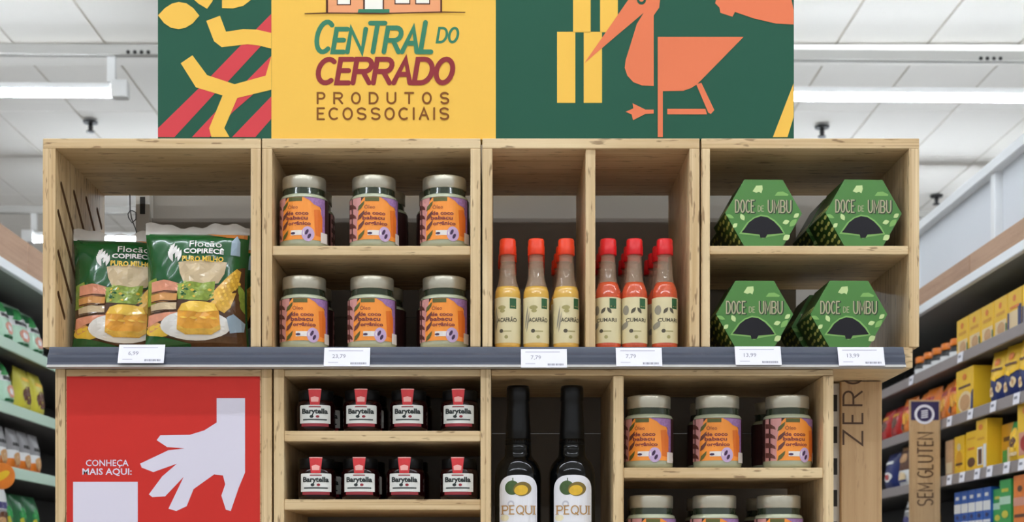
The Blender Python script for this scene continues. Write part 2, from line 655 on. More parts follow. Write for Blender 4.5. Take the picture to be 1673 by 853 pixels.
def crate(label, pl_, pr_, tl_=T, dividers=(), shelves=(), slots=False):
    x0, x1 = PX(pl_), PX(pr_)
    t = thing('display_crate', label, 'crate', ((x0 + x1) / 2, 0, ZB), (0, 0, 0), 'plywood crates of the upper row')
    cx = (x0 + x1) / 2
    a = x1 - cx
    H = ZT - ZB
    boxpart('top_panel', t, -a, a, 0, DEP, H - 0.0165, H, WX, 0.0012)
    if slots:
        # left panel with slanting hand-hold slits, built in (y,z) and turned
        holes = []
        for p, q in (((.032, .274), (.15, .172)), ((.1055, .2795), (.22, .182)), ((.18, .288), (.268, .212)), ((.25, .286), (.278, .262)),
                     ((.016, .224), (.12, .132)), ((.016, .158), (.09, .092)), ((.016, .09), (.05, .058))):
            holes.append(stroke_slit(p, q, 0.011))
        mb = MB().prism([(0, 0), (DEP, 0), (DEP, H - 0.0165), (0, H - 0.0165)], 0, tl_, WZ, holes, mhole=mat('routed_slit_brown', (104, 72, 40), 0.8))
        # (x=y depth, y=thickness) -> rotate 90 deg about z: local x becomes +y, local y becomes -x
        link('side_panel', mb.mesh('side_panel'), t, (-a + tl_, 0, 0), (0, 0, R(90)))
    else:
        boxpart('side_panel', t, -a, -a + tl_, 0, DEP, 0, H - 0.0165, WZ, 0.0012)
    boxpart('side_panel', t, a - T, a, 0, DEP, 0, H - 0.0165, WZ, 0.0012)
    for d0, d1 in dividers:
        boxpart('divider', t, PX(d0) - cx, PX(d1) - cx, 0.004, DEP, 0, H - 0.0165, WZ, 0.0012)
    for s0, s1 in shelves:
        boxpart('shelf', t, -a + tl_, a - T, 0.003, DEP, PZ(s1) - ZB, PZ(s0) - ZB, WX, 0.0012)
    return t


def stroke_slit(p, q, w):
    dx, dy = q[0] - p[0], q[1] - p[1]
    l = math.hypot(dx, dy)
    nx, ny = -dy / l * w / 2, dx / l * w / 2
    ang = math.degrees(math.atan2(dy, dx))
    return arc(q[0], q[1], w / 2, w / 2, ang - 90, ang + 90, 4) + arc(p[0], p[1], w / 2, w / 2, ang + 90, ang + 270, 4)


crate('plywood crate with slitted left side holding the corn flour bags', 70, 426, 0.0205, slots=True)
crate('plywood crate with one shelf holding two rows of orange-labelled jars', 428, 785, shelves=((401, 416),))
crate('plywood crate split by an upright divider, holding the sauce bottles', 788, 1143, dividers=((957, 973),))
crate('plywood crate with one shelf holding the green hexagonal boxes', 1146, 1502, 0.014, shelves=((401, 415),))

board = boxpart('shelf_board', None, PX(86), PX(1492), 0.002, DEP - 0.002, PZ(601), ZB, WX, 0.0015)
board['label'] = 'long plywood shelf board under the row of upper crates'
board['category'] = 'shelf'

# price rail
M_rail = mat('rail_blue_grey_plastic', (66, 71, 86), 0.35, noise=0.03, nscale=6)
M_railw = mat('rail_lip_grey', (178, 174, 170), 0.4)
z0, z1 = PZ(603), ZB - 0.001
prof = [(0.0, z1), (-0.007, z1), (-0.0085, z1 - 0.003), (-0.0115, z1 - 0.010), (-0.0165, z1 - 0.0145), (-0.018, z1 - 0.019), (-0.0185, z1 - 0.027), (-0.022, z0 + 0.004), (-0.0245, z0), (0.0, z0)]
xa, xb = PX(83), PX(1474)
mb = MB()
n = len(prof)
for xx in (xa, xb):
    mb.V += [(xx, p[0], p[1]) for p in prof]
for k in range(n):
    k2 = (k + 1) % n
    mb.face([k, k2, n + k2, n + k][::-1], M_railw if k >= n - 3 else M_rail)
mb.face(list(range(n)), M_rail)
mb.face(list(range(n, 2 * n))[::-1], M_rail)
thing('price_rail', 'long blue-grey plastic price rail along the shelf board edge', 'price rail', me=mb.mesh('price_rail'))

M_paper = mat('paper_white', (240, 238, 246), 0.6)
M_ink = mat('ink_grey', (140, 138, 150), 0.7)
M_ink2 = mat('ink_light_grey', (196, 192, 206), 0.7)
for (pa, pt, price, where, tilt) in ((236, 563, '6,99', 'below the corn flour bags', -4), (569, 568, '23,79', 'below the jar crate', -1), (888, 570, '7,79', 'below the yellow sauce bottles', 0),
                                     (1042, 568, '7,79', 'below the red sauce bottles', 0), (1235, 566, '13,99', 'below the left green hexagonal box', 2), (1402, 567, '13,99', 'below the right green hexagonal box', 2)):
    W, H = 0.0745, 0.0335
    t = thing('price_tag', 'white paper price tag on the blue-grey rail %s' % where, 'price tag', (PX(pa), -0.0262, PZ(pt + 34)), (R(-20), 0, 0), 'price tags on the blue-grey rail')
    link('card', MB().box(-W / 2, W / 2, 0, 0.0008, 0, H, M_paper).mesh('card'), t)
    mb = MB()
    f = flat(-0.0002)
    font_text(price, -0.013, 0.0145, 0.0072, mb, M_ink, f)
    for a, b, zz in ((-.030, .026, .0272),):
        mb.poly(rect(a, zz, b, zz + .0015), M_ink2, f)
    mb.poly(rect(-.030, .006, -.014, .0072), M_ink2, f)
    for k in range(12):
        mb.poly(rect(.006 + k * .0022, .0032, .006 + k * .0022 + (.0012 if k % 3 else .0017), .0068), M_ink, f)
    link('print', mb.mesh('print'), t)

# ------------------------------------------------------------------ lower cabinets
LZ = PZ(602)
# poster cabinet
x0, x1 = PX(90), PX(430)
t = thing('poster_cabinet', 'plywood cabinet with closed front carrying the red poster', 'cabinet', ((x0 + x1) / 2, 0, 0))
cx = (x0 + x1) / 2
boxpart('side_panel', t, x0 - cx, PX(106.5) - cx, 0.0, DEP, 0.0, LZ - 0.001, WZ, 0.0012)
boxpart('side_panel', t, PX(427) - cx, PX(444) - cx, 0.0, DEP, 0.0, LZ - 0.001, WZ, 0.0012)
boxpart('front_panel', t, PX(107) - cx, PX(426.5) - cx, 0.002, 0.02, 0.1, LZ - 0.001, WX, 0.0012)
boxpart('back_board', t, PX(107) - cx, PX(426.5) - cx, 0.28, DEP, 0.1, LZ - 0.02, WX)
# small-jar cabinet
t = thing('shelf_cabinet', 'plywood cabinet with shelves of small dark spread jars', 'cabinet', (PX(624), 0, 0))
cx = PX(624)
boxpart('side_panel', t, PX(447) - cx, PX(464) - cx, 0, DEP, 0, LZ - 0.001, WZ, 0.0012)
boxpart('side_panel', t, PX(785) - cx, PX(802) - cx, 0, DEP, 0, LZ - 0.001, WZ, 0.0012)
boxpart('top_panel', t, PX(464) - cx, PX(785) - cx, 0.004, DEP, LZ - 0.012, LZ - 0.001, WX, 0.001)
for a, b in ((704, 721), (816, 833), (930, 947)):
    boxpart('shelf', t, PX(464) - cx, PX(785) - cx, 0.002, DEP, PZ(b), PZ(a), WX, 0.0012)
# bottle and jar cabinet
t = thing('shelf_cabinet', 'plywood cabinet holding two tall dark bottles and orange-labelled jars', 'cabinet', (PX(1080), 0, 0))
cx = PX(1080)
boxpart('divider', t, PX(1002) - cx, PX(1019) - cx, 0, DEP, 0, LZ - 0.012, WZ, 0.0012)
boxpart('side_panel', t, PX(1345) - cx, PX(1362) - cx, 0, DEP, 0, LZ - 0.012, WZ, 0.0012)
boxpart('top_panel', t, PX(802.5) - cx, PX(1362) - cx, 0.004, DEP, LZ - 0.011, LZ - 0.001, WX, 0.001)
boxpart('shelf', t, PX(1019) - cx, PX(1345) - cx, 0.002, DEP, PZ(781), PZ(764), WX, 0.0012)
boxpart('shelf', t, PX(1019) - cx, PX(1345) - cx, 0.002, DEP, PZ(946), PZ(929), WX, 0.0012)
boxpart('shelf', t, PX(802.5) - cx, PX(1002) - cx, 0.002, DEP, PZ(952), PZ(936), WX, 0.0012)

# ------------------------------------------------------------------ header sign
C_green = mat('sign_dark_green', (38, 88, 68), 0.6, spec=0.2)
C_yel = mat('sign_yellow', (246, 194, 84), 0.6, spec=0.2)
C_red = mat('sign_red', (214, 70, 76), 0.6, spec=0.2)
C_or = mat('sign_orange', (232, 124, 84), 0.6, spec=0.2)
C_peach = mat('sign_peach', (240, 164, 116), 0.6, spec=0.2)
C_teal = mat('sign_logo_green', (62, 128, 98), 0.6, spec=0.2)
C_wine = mat('sign_logo_wine', (146, 52, 56), 0.6, spec=0.2)
C_brown = mat('sign_brown', (134, 80, 34), 0.6, spec=0.2)
C_dark = mat('sign_outline_brown', (84, 42, 28), 0.6, spec=0.2)
C_white = mat('sign_white', (250, 244, 232), 0.6, spec=0.2)
ST = PZ(-130)
SY = 0.006
sign = thing('header_sign', 'printed green and yellow header sign standing on the crates', 'sign', (0, SY, ZT))


def sx(px):
    return PX(px, SY)


def sz(py):
    return PZ(py, SY) - ZT


SH = ST - ZT
link('green_panel', MB().box(sx(258), sx(443.5), 0, 0.03, 0, SH, C_green).mesh('green_panel'), sign, label='dark green panel with yellow branches')
link('yellow_panel', MB().box(sx(443.5), sx(810), 0, 0.03, 0, SH, C_yel).mesh('yellow_panel'), sign, label='yellow panel with the shop logo')
link('green_panel', MB().box(sx(810), sx(1297), 0, 0.03, 0, SH, C_green).mesh('green_panel'), sign, label='dark green panel with orange bird')


def layer(k):
    return lambda u, v: (u, -0.0003 * k, v)


def A1(pts):
    return [(sx(min(443.4, max(258.1, 240 + x / 3.555))), sz(y / 3.555)) for x, y in pts]


mb = MB()
for s_ in ([(65, 745), (300, 515), (375, 440), (520, 290), (640, 165), (725, 80), (725, 195), (660, 270), (475, 470), (390, 548), (160, 797), (65, 797)],
           [(262, 797), (390, 660), (600, 450), (725, 325), (725, 440), (610, 555), (500, 650), (365, 797)],
           [(495, 797), (725, 560), (725, 690), (630, 797)]):
    link('red_stripe', MB().poly(A1(s_), C_red, layer(1)).mesh('red_stripe'), sign)
mb = MB()
mb.poly(A1([(345, 122), (425, 92), (460, 185), (560, 170), (640, 173), (725, 192), (725, 283), (650, 265), (585, 258), (435, 275), (390, 240)]), C_yel, layer(2))
mb.poly(A1([(197, 368), (265, 322), (350, 437), (510, 490), (690, 440), (725, 325), (725, 522), (525, 570), (450, 745), (480, 797), (375, 797), (362, 745), (440, 555), (285, 508)]), C_yel, layer(2))
link('branch', mb.mesh('branch'), sign)
mb = MB()
mb.poly(A1([(65, 90), (105, 48), (145, 22), (185, 12), (230, 20), (270, 48), (305, 92), (265, 138), (225, 162), (185, 170), (140, 162), (100, 135)]), C_yel, layer(2))
mb.poly(A1([(350, 52), (300, 22), (275, 0), (250, -60), (330, -110), (380, -60), (395, -20), (380, 10)]), C_yel, layer(2))
mb.poly(A1([(437, 48), (500, 50), (560, 35), (605, 0), (630, -60), (560, -100), (470, -70), (437, 0)]), C_yel, layer(2))
link('leaf', mb.mesh('leaf'), sign)


def A2(pts):
    return [(sx(500 + x / 3.555), sz(y / 3.555)) for x, y in pts]


mb = MB()
mb.poly(A2(rect(122, -160, 785, 75)), C_peach, layer(1))
mb.poly(A2([(80, -160), (452, -330), (828, -160)]), C_wine, layer(1))
for r_ in (rect(185, -60, 255, 25), rect(520, -60, 600, 20), rect(640, -60, 715, 20)):
    x_, y_ = r_[0]
    x2, y2 = r_[2]
    mb.poly(A2(rect(x_ - 6, y_ - 6, x2 + 6, y2 + 6)), C_dark, layer(2))
    mb.poly(A2(r_), C_white, layer(3))
mb.poly(A2(rect(332, -100, 453, 56)), C_dark, layer(2))
mb.poly(A2(rect(342, -92, 445, 56)), C_white, layer(3))
mb.poly(A2([(305, 55), (485, 55), (485, 78), (300, 78)]), C_teal, layer(4))
for r_ in (rect(116, -160, 128, 75), rect(780, -160, 790, 75)):
    mb.poly(A2(r_), C_dark, layer(3))
mb.poly(A2([(-8, 79), (120, 74), (450, 77), (785, 68), (925, 71), (925, 76), (785, 75), (450, 83), (120, 81), (-8, 84)]), C_dark, layer(5))
link('house_print', mb.mesh('house_print'), sign)

mb = MB()
f = layer(1)
hs = [(0, 1.0), (0, .76), (0, .76), (0, .96), (0, .8), (0, .8), (0, .98)]
mb.polys(stroke_text('CENTRAL', sx(514), sx(706), sz(85), (sz(36) - sz(85)), 0.0078, slant=0.17, gap=0.26, heights=hs), C_teal, f)
mb.polys(stroke_text('DO', sx(714), sx(746), sz(69), sz(46) - sz(69), 0.0042, slant=0.17, gap=0.3), C_teal, f)
link('lettering', mb.mesh('lettering'), sign, label='slanted green rounded lettering')
mb = MB()
mb.polys(stroke_text('CERRADO', sx(517), sx(736), sz(135.5), sz(97) - sz(135.5), 0.0082, slant=0.17, gap=0.27), C_wine, f)
link('lettering', mb.mesh('lettering'), sign, label='slanted wine-red rounded lettering')
mb = MB()
mb.polys(stroke_text('PRODUTOS', sx(519), sx(733), sz(169), sz(152) - sz(169), 0.0031, gap=1.2, round_=True), C_brown, f)
mb.polys(stroke_text('ECOSSOCIAIS', sx(519), sx(733), sz(195), sz(177) - sz(195), 0.0031, gap=0.62), C_brown, f)
link('lettering', mb.mesh('lettering'), sign, label='two lines of thin brown capitals')


def A3(pts):
    return [(sx(min(1296.5, 880 + x / 3.5545)), sz(y / 3.5545)) for x, y in pts]


mb = MB()
for r_ in (rect(200, -300, 302, 188), rect(357, -300, 460, 188), rect(107, 185, 213, 598), rect(262, 185, 368, 598)):
    link('yellow_block', MB().poly(A3(r_), C_yel, layer(1)).mesh('yellow_block'), sign)
link('yellow_block', MB().poly(A3([(1360, 797), (1480, 485), (1481, 680), (1445, 797)]), C_yel, layer(1)).mesh('yellow_block'), sign)
mb = MB()
mb.poly(A3([(265, 368), (392, 185), (520, 0), (560, -40), (620, -58), (675, -40), (705, 0), (700, 45), (668, 90), (668, 500), (600, 497), (550, 478), (515, 440), (500, 395), (505, 350), (535, 255), (570, 140), (610, 75), (450, 210), (345, 300)]), C_or, layer(2))
mb.poly(A3([(692, 215), (1190, 215), (920, 490), (885, 512), (840, 528), (721, 530), (721, 797), (692, 797)]), C_or, layer(2))
mb.poly(A3([(915, 490), (945, 482), (1020, 640), (1000, 662), (985, 655)]), C_or, layer(2))
mb.poly(A3([(747, 633), (968, 633), (978, 665), (747, 665)]), C_or, layer(2))
mb.poly(A3([(668, 637), (620, 637), (545, 600), (550, 630), (505, 650), (540, 665), (548, 699), (620, 662), (668, 660)]), C_or, layer(2))
mb.poly(A3(ell(597, 2, 26, 26)), C_green, layer(3))
mb.poly(A3(ell(597, -2, 14, 14)), C_or, layer(4))
mb.poly(A3([(1030, -80), (1030, 0), (1025, 20), (1050, 45), (1055, 75), (1125, 98), (1140, 70), (1250, 108), (1380, 138), (1481, 143), (1481, 60), (1468, 0), (1440, -80)]), C_or, layer(2))
link('bird_print', mb.mesh('bird_print'), sign)

# ------------------------------------------------------------------ red poster
C_pred = mat('poster_red', (204, 46, 38), 0.55, spec=0.25)
C_plil = mat('poster_pale_lilac', (222, 216, 230), 0.6, spec=0.2)
PY = -0.0006
post = thing('poster', 'red poster with pale open hand pointing down, on the cabinet front', 'poster', (0, 0.0012, 0))
link('sheet', MB().box(PX(108.5), PX(424.5), 0, 0.0008, PZ(1060), PZ(615), C_pred).mesh('sheet'), post)


def A4(pts):
    return [(PX(60 + x / 3.125), PZ(580 + y / 3.125)) for x, y in pts]


mb = MB()
mb.poly(A4([(918, 220), (1063, 220), (1063, 600), (1030, 680), (990, 797), (965, 790), (942, 718), (962, 660), (950, 615), (905, 610), (800, 685), (765, 772), (712, 797), (672, 785), (750, 622), (655, 722), (590, 726), (572, 712), (640, 620), (715, 555), (595, 598), (535, 575), (527, 555), (670, 487), (755, 477), (665, 470), (612, 435), (630, 410), (780, 408), (855, 385), (918, 345)]), C_plil, layer(1))
link('hand_print', mb.mesh('hand_print'), post)
link('blank_square', MB().poly(A4(rect(185, 648, 515, 980)), C_plil, layer(1)).mesh('blank_square'), post)
mb = MB()
font_text('CONHEÇA', PX(60 + 359 / 3.125), PZ(580 + 567 / 3.125), 0.0105, mb, C_plil, layer(1), width=218 / 3125, bold=0.01)
font_text('MAIS AQUI:', PX(60 + 358 / 3.125), PZ(580 + 611 / 3.125), 0.0105, mb, C_plil, layer(1), width=252 / 3125, bold=0.018)
link('lettering', mb.mesh('lettering'), post)

# ------------------------------------------------------------------ corn flour bags
B_green = mat('bag_green', (14, 84, 36), 0.22, coat=0.4)
B_clear = mat('bag_clear_seal', (214, 206, 196), 0.2, alpha=0.6, coat=0.3)
B_brown = mat('bag_brown', (84, 52, 28), 0.22, coat=0.4, noise=0.4, nscale=60)
B_orange = mat('bag_swoosh_orange', (186, 116, 52), 0.22, coat=0.4)
B_white = mat('bag_white', (232, 228, 222), 0.22, coat=0.4)
B_yellow = mat('bag_yellow', (232, 190, 60), 0.22, coat=0.4)
B_beige = mat('bag_beige', (206, 182, 144), 0.22, coat=0.4, noise=0.08, nscale=40)
B_herb = mat('bag_herb_green', (138, 158, 58), 0.22, coat=0.4, noise=0.5, nscale=160)
B_salmon = mat('bag_salmon', (222, 148, 116), 0.22, coat=0.4, noise=0.2, nscale=120)
B_tan = mat('bag_tan', (214, 152, 86), 0.22, coat=0.4, noise=0.15, nscale=120)
B_corn = mat('bag_corn', (222, 172, 62), 0.22, coat=0.4, noise=0.25, nscale=200)
B_cake = mat('bag_cake_orange', (236, 160, 48), 0.22, coat=0.4, noise=0.3, nscale=50)
B_cake2 = mat('bag_cake_yellow', (246, 198, 72), 0.22, coat=0.4, noise=0.12, nscale=50)
B_herb2 = mat('bag_herb_pale', (176, 190, 104), 0.22, coat=0.4)
B_blue = mat('bag_badge_blue', (150, 170, 186), 0.25, coat=0.3)
BW, BH, BT = 0.172, 0.196, 0.034


def bag_y(u, v, seed=0.0):
    a = max(0, 1 - abs(2 * u - 1) ** 2.6)
    b = max(0, 1 - abs(2 * v - 1) ** 3.2)
    w = 0.0022 * math.sin(19 * u + 7 * v + seed) * math.sin(11 * v + 2 * u) + 0.0016 * math.sin(31 * u - 23 * v + seed)
    return BT * (a ** 0.55) * (b ** 0.5) + w * a * b


def bag_pt(u, v, off, sgn=-1):
    x = (u - 0.5) * BW * (1 - 0.05 * math.sin(math.pi * min(1, max(0, v))))
    z = v * BH
    return (x, sgn * (bag_y(u, v) + off), z)


def A5(pts):
    return [(min(0.985, max(0.015, (x - 20) / 680)), min(0.995, max(0.01, (828 - y) / 752))) for x, y in pts]


def bag_meshes():
    N_ = 26
    mb = MB()
    for sgn in (-1, 1):
        b = len(mb.V)
        for j in range(N_ + 1):
            for i in range(N_ + 1):
                mb.V.append(bag_pt(i / N_, j / N_, 0, sgn))
        for j in range(N_):
            for i in range(N_):
                q = [b + j * (N_ + 1) + i, b + j * (N_ + 1) + i + 1, b + (j + 1) * (N_ + 1) + i + 1, b + (j + 1) * (N_ + 1) + i]
                mb.face(q if sgn < 0 else q[::-1], B_green, True)
    body = mb.mesh('pouch')
    mb = MB()
    n = 24
    for i in range(n + 1):
        u = i / n
        x = (u - 0.5) * BW
        zt = BH + 0.014 + 0.004 * math.sin(u * 9 + 1) + 0.002 * math.sin(u * 31)
        yw = 0.002 * math.sin(u * 26)
        mb.V += [(x, -0.0008 + yw * .3, BH - 0.002), (x, yw - 0.002, zt), (x, yw + 0.002, zt), (x, 0.0008 + yw * .3, BH - 0.002)]
    for i in range(n):
        a, b = 4 * i, 4 * (i + 1)
        mb.face([a, b, b + 1, a + 1], B_clear, True)
        mb.face([a + 1, b + 1, b + 2, a + 2], B_clear, True)
        mb.face([a + 2, b + 2, b + 3, a + 3], B_clear, True)
    seal = mb.mesh('top_seal')
    mb = MB()
    st = 0.05

    def L_(k):
        return lambda u, v: bag_pt(u, v, 0.0003 + 0.00065 * k)

    def P_(pts, m, k):
        mb.poly(A5(pts), m, L_(k), st, st)
    P_([(20, 430), (120, 400), (300, 430), (560, 430), (640, 320), (700, 300), (700, 828), (20, 828)], B_brown, 1)
    P_([(400, 76), (520, 88), (700, 82), (700, 112), (560, 112), (480, 100)], B_orange, 1)
    P_([(20, 400), (95, 385), (110, 460), (90, 560), (20, 560)], B_herb, 2)
    P_([(250, 290), (400, 275), (575, 285), (560, 360), (520, 420), (400, 445), (290, 425), (260, 360)], B_beige, 2)
    P_([(235, 430), (330, 415), (420, 425), (500, 410), (490, 500), (450, 535), (250, 530)], B_herb, 3)
    P_([(60, 410), (150, 400), (250, 425), (245, 480), (60, 485)], B_salmon, 3)
    P_([(55, 492), (150, 482), (243, 490), (240, 535), (58, 545)], B_tan, 3)
    P_([(55, 556), (150, 542), (240, 548), (238, 590), (60, 605)], B_beige, 3)
    P_([(640, 320), (668, 335), (650, 440), (560, 520), (440, 530), (520, 440)], B_corn, 3)
    P_([(640, 475), (600, 575), (560, 612), (450, 560), (540, 495)], B_corn, 4)
    P_(ell(120, 720, 90, 40), B_yellow, 3)
    P_([(20, 745), (150, 760), (330, 800), (330, 828), (20, 828)], B_green, 4)
    P_(ell(365, 690, 235, 92), B_white, 5)
    P_([(248, 600), (275, 560), (500, 555), (525, 600), (532, 715), (470, 748), (300, 748), (245, 720)], B_cake, 6)
    P_([(258, 600), (275, 560), (330, 543), (440, 543), (500, 558), (518, 600), (390, 612)], B_cake2, 7)
    # cake ridges, crusts, kernels and herb leaves
    P_([(245, 690), (300, 712), (470, 712), (532, 685), (532, 715), (470, 748), (300, 748), (245, 720)], B_corn, 8)
    for k in range(4):
        P_(lens((262 + 66 * k, 640 + 6 * (k % 2)), (318 + 66 * k, 650), 0.12), B_cake2, 8)
    for (xa__, ya__) in ((60, 483), (58, 543), (60, 603)):
        P_([(xa__, ya__ - 7), (150, ya__ - 13), (242, ya__ - 9), (242, ya__ - 2), (150, ya__ - 5), (xa__, ya__)], B_brown, 5)
    P_([(40, 620), (150, 610), (245, 606), (240, 640), (120, 662), (40, 690)], B_salmon, 3)
    P_([(30, 690), (110, 668), (150, 690), (60, 730)], B_tan, 3)
    rb = random.Random(11)
    for k in range(26):
        x_, y_ = rb.uniform(250, 470), rb.uniform(425, 522)
        P_(lens((x_, y_), (x_ + rb.uniform(14, 30), y_ + rb.uniform(-18, 18)), 0.28), (B_green, B_yellow, B_herb2)[k % 3], 4)
    for r_ in range(5):
        for c_ in range(4):
            x_, y_ = 628 - r_ * 26 + c_ * 10, 360 + r_ * 34 + c_ * 22 - 10
            P_(ell(x_, y_, 9, 11, 8), B_cake2, 5)
    for k in range(3):
        P_(lens((655 + 6 * k, 420 + 50 * k), (690, 520 + 40 * k), 0.2), B_herb, 3)
    P_([(575, 640), (620, 615), (690, 665), (680, 720), (590, 735)], B_blue, 6)
    for k in range(4):
        P_(lens((225 - 18 * k + 20, 285 - 22 * k), (268 - 14 * k, 205 - 14 * k), 0.16), B_white, 2)
        P_(lens((212, 285 - 22 * k), (180 + 6 * k, 215 - 14 * k), 0.16), B_white, 2)
    P_([(595, 140), (625, 95), (650, 140), (655, 235), (595, 235)], B_blue, 2)

    def TX(s_, x_, y_, size, w_, m_, bold):
        (u, v), (u2, _) = A5([(x_, y_)])[0], A5([(x_ + w_, y_)])[0]
        font_text(s_, u, v, size / 752, mb, m_, L_(5), width=u2 - u, bold=bold)
    TX('Flocão', 428, 188, 46, 212, B_white, 0.0)
    TX('COPIRECÊ', 418, 232, 32, 264, B_white, 0.03)
    TX('PURO MILHO', 415, 285, 34, 320, B_yellow, 0.03)
    pr = mb.mesh('bag_print')
    return body, seal, pr


bag_body, bag_seal, bag_print = bag_meshes()
for (px, y, rz, rx, lab, s_) in ((203, 0.082, 8, -6, 'green corn flour bag standing left, partly behind the other bag', 1.0), (322, 0.046, 3, -3, 'green corn flour bag standing in front beside the crate partition', 1.0),
                              (352, 0.185, 3, -3, 'green corn flour bag hidden behind the front bag, only its seal showing', 1.03)):
    t = thing('flour_bag', lab, 'flour bag', (PX(px, y), y, ZB + 0.001), (R(rx), 0, R(rz)), 'corn flour bags')
    t.scale = (s_, 1, s_)
    link('pouch', bag_body, t)
    link('top_seal', bag_seal, t, label='clear crimped top seal')
    link('print', bag_print, t)

# small wire loop hanging in the opening of the bag crate
M_wire = mat('grey_wire', (110, 110, 112), 0.4, metal=0.6)
cu = bpy.data.curves.new('wire_loop', 'CURVE')
cu.dimensions = '3D'
cu.bevel_depth = 0.0011
cu.bevel_resolution = 1
sp = cu.splines.new('POLY')
pts = [(213, 300), (213, 326), (209, 331), (211, 338), (216, 346), (222, 340), (223, 330), (217, 326), (213, 326), (216, 340), (222, 356), (226, 372)]
sp.points.add(len(pts) - 1)
WYD = 0.29
for i, p in enumerate(pts):
    sp.points[i].co = (PX(p[0], WYD) - PX(213, WYD), 0.002 * (i % 3), PZ(p[1], WYD) - PZ(300, WYD), 1)
cu.materials.append(M_wire)
tmp = bpy.data.objects.new('wire_loop_curve', cu)
COL.objects.link(tmp)
bpy.context.view_layer.update()
wme = bpy.data.meshes.new_from_object(tmp.evaluated_get(bpy.context.evaluated_depsgraph_get()))
bpy.data.objects.remove(tmp, do_unlink=True)
thing('wire_loop', 'small twisted wire loop hanging at the back of the bag crate', 'wire', (PX(213, WYD), WYD - 0.004, ZT - 0.0165 - 0.001 + 0.0), (0, 0, 0), me=wme)

# ------------------------------------------------------------------ cylinder print helper


def cyl(r, k, c=0.0):
    rr = r + 0.00025 * k

    def f(xn, z):
        xn = max(-0.999, min(0.999, xn))
        a = math.asin(xn)
        return (rr * math.sin(a), -rr * math.cos(a), z)
    return f


# ------------------------------------------------------------------ orange-labelled jars
J_glass = mat('jar_pale_green_glass', (176, 180, 152), 0.12, coat=0.5)
J_neck = mat('jar_neck_dark_green', (46, 56, 40), 0.1, coat=0.5)
J_lid = mat('jar_lid_satin', (200, 194, 176), 0.3, metal=0.7)
J_wrap = mat('jar_label_dark_brown', (66, 36, 34), 0.4)
J_or = mat('jar_label_orange', (250, 152, 56), 0.4)
J_or2 = mat('jar_label_deep_orange', (230, 116, 34), 0.4)
J_pink = mat('jar_label_pink', (214, 152, 148), 0.4)
J_leaf = mat('jar_label_leaf_brown', (104, 58, 50), 0.4)
J_olive = mat('jar_label_olive', (92, 92, 40), 0.4)
J_pur = mat('jar_label_purple', (158, 116, 168), 0.4, noise=0.45, nscale=300)
J_lil = mat('jar_label_lilac', (196, 168, 204), 0.4)
J_dk = mat('jar_label_dark_violet', (62, 34, 70), 0.4)
J_txt = mat('jar_label_text', (128, 50, 52), 0.4)
J_wh = mat('jar_label_white', (232, 224, 218), 0.4)
JR = 0.0405
jb = MB()
jb.lathe([(0.036, 0.0), (0.0395, 0.003), (JR, 0.008), (JR, 0.0825), (0.0390, 0.0868), (0.0356, 0.0893)], J_glass, 36).lathe([(0.0354, 0.0893), (0.0345, 0.1025)], J_neck, 36, close=False)
jar_body = jb.mesh('jar_body')
jar_lid = MB().lathe([(0.0352, 0.0995), (0.0362, 0.1005), (0.0362, 0.118), (0.0355, 0.1202), (0.033, 0.121)], J_lid, 36).mesh('lid')
mb = MB()
# wrap
n = 44
for i in range(n + 1):
    a = -math.pi + 2 * math.pi * i / n
    for z in (0.0125, 0.0825):
        mb.V.append(((JR + .0002) * math.sin(a), -(JR + .0002) * math.cos(a), z))
for i in range(n):
    mb.face([2 * i, 2 * i + 2, 2 * i + 3, 2 * i + 1], J_wrap, True)


def JP(pts, m, k, st=0.12):
    mb.poly(pts, m, cyl(JR, k), st)


def A6(pts):
    return [((x - 292) / 253, (133 - y / 6.09 - (y < 500) * (500 - y) * 0.0098) / 1000) for x, y in pts]


JP(A6(rect(42, 300, 150, 736)), J_pink, 2)
JP(A6([(112, 736), (112, 560), (122, 470), (150, 340), (180, 302), (470, 302), (500, 420), (500, 736)]), J_or, 3)
JP(A6([(440, 430), (490, 420), (510, 500), (510, 700), (455, 690)]), J_or2, 4)
JP(A6([(500, 302), (528, 302), (528, 736), (500, 736)]), J_pur, 3)
for k in range(4):
    y = 350 + k * 100
    JP(A6([(44, y), (70, y + 8), (98, y + 38), (106, y + 70), (80, y + 58), (44, y + 52)]), J_leaf, 4)
    JP(A6([(118, y + 90), (128, y + 40), (165, y + 5), (185, y - 12), (178, y + 30), (150, y + 70)]), J_olive if k in (0, 3) else J_leaf, 5)
JP(A6(rect(190, 304, 330, 345)), J_olive, 5)
JP(A6([(345, 302), (510, 302), (520, 405), (480, 388), (440, 372), (405, 335)]), J_pur, 5)
JP(A6(ell(385, 680, 60, 75, 20)), J_lil, 5)
JP(A6(rect(215, 645, 350, 695)), J_wh, 5)
JP(A6(ell(375, 662, 14, 30, 14, rot=25)), J_dk, 6)
JP(A6(ell(398, 702, 14, 28, 14, rot=25)), J_dk, 6)
JP(A6(ell(238, 675, 24, 12, 14)), J_dk, 6)
JP(A6(rect(496, 650, 540, 755)), J_wh, 6)
for s_, x_, y_, w_ in (('Óleo', 235, 425, 105), ('de coco', 285, 490, 215), ('babaçu', 275, 538, 220), ('orgânico', 300, 592, 225)):
    (u, v), = A6([(x_, y_)])
    font_text(s_, u, v, 0.0062, mb, J_txt, cyl(JR, 6), width=w_ / 253, bold=0.0 if s_ == 'Óleo' else 0.03)
jar_label = mb.mesh('label')


def jar(px, y, zb, rz, lab, group='jars of babassu oil'):
    t = thing('oil_jar', lab, 'jar', (PX(px, y), y, zb + 0.0005), (0, 0, R(rz)), group)
    link('jar_body', jar_body, t)
    link('lid', jar_lid, t, label='satin silver screw lid')
    link('label', jar_label, t)
    return t


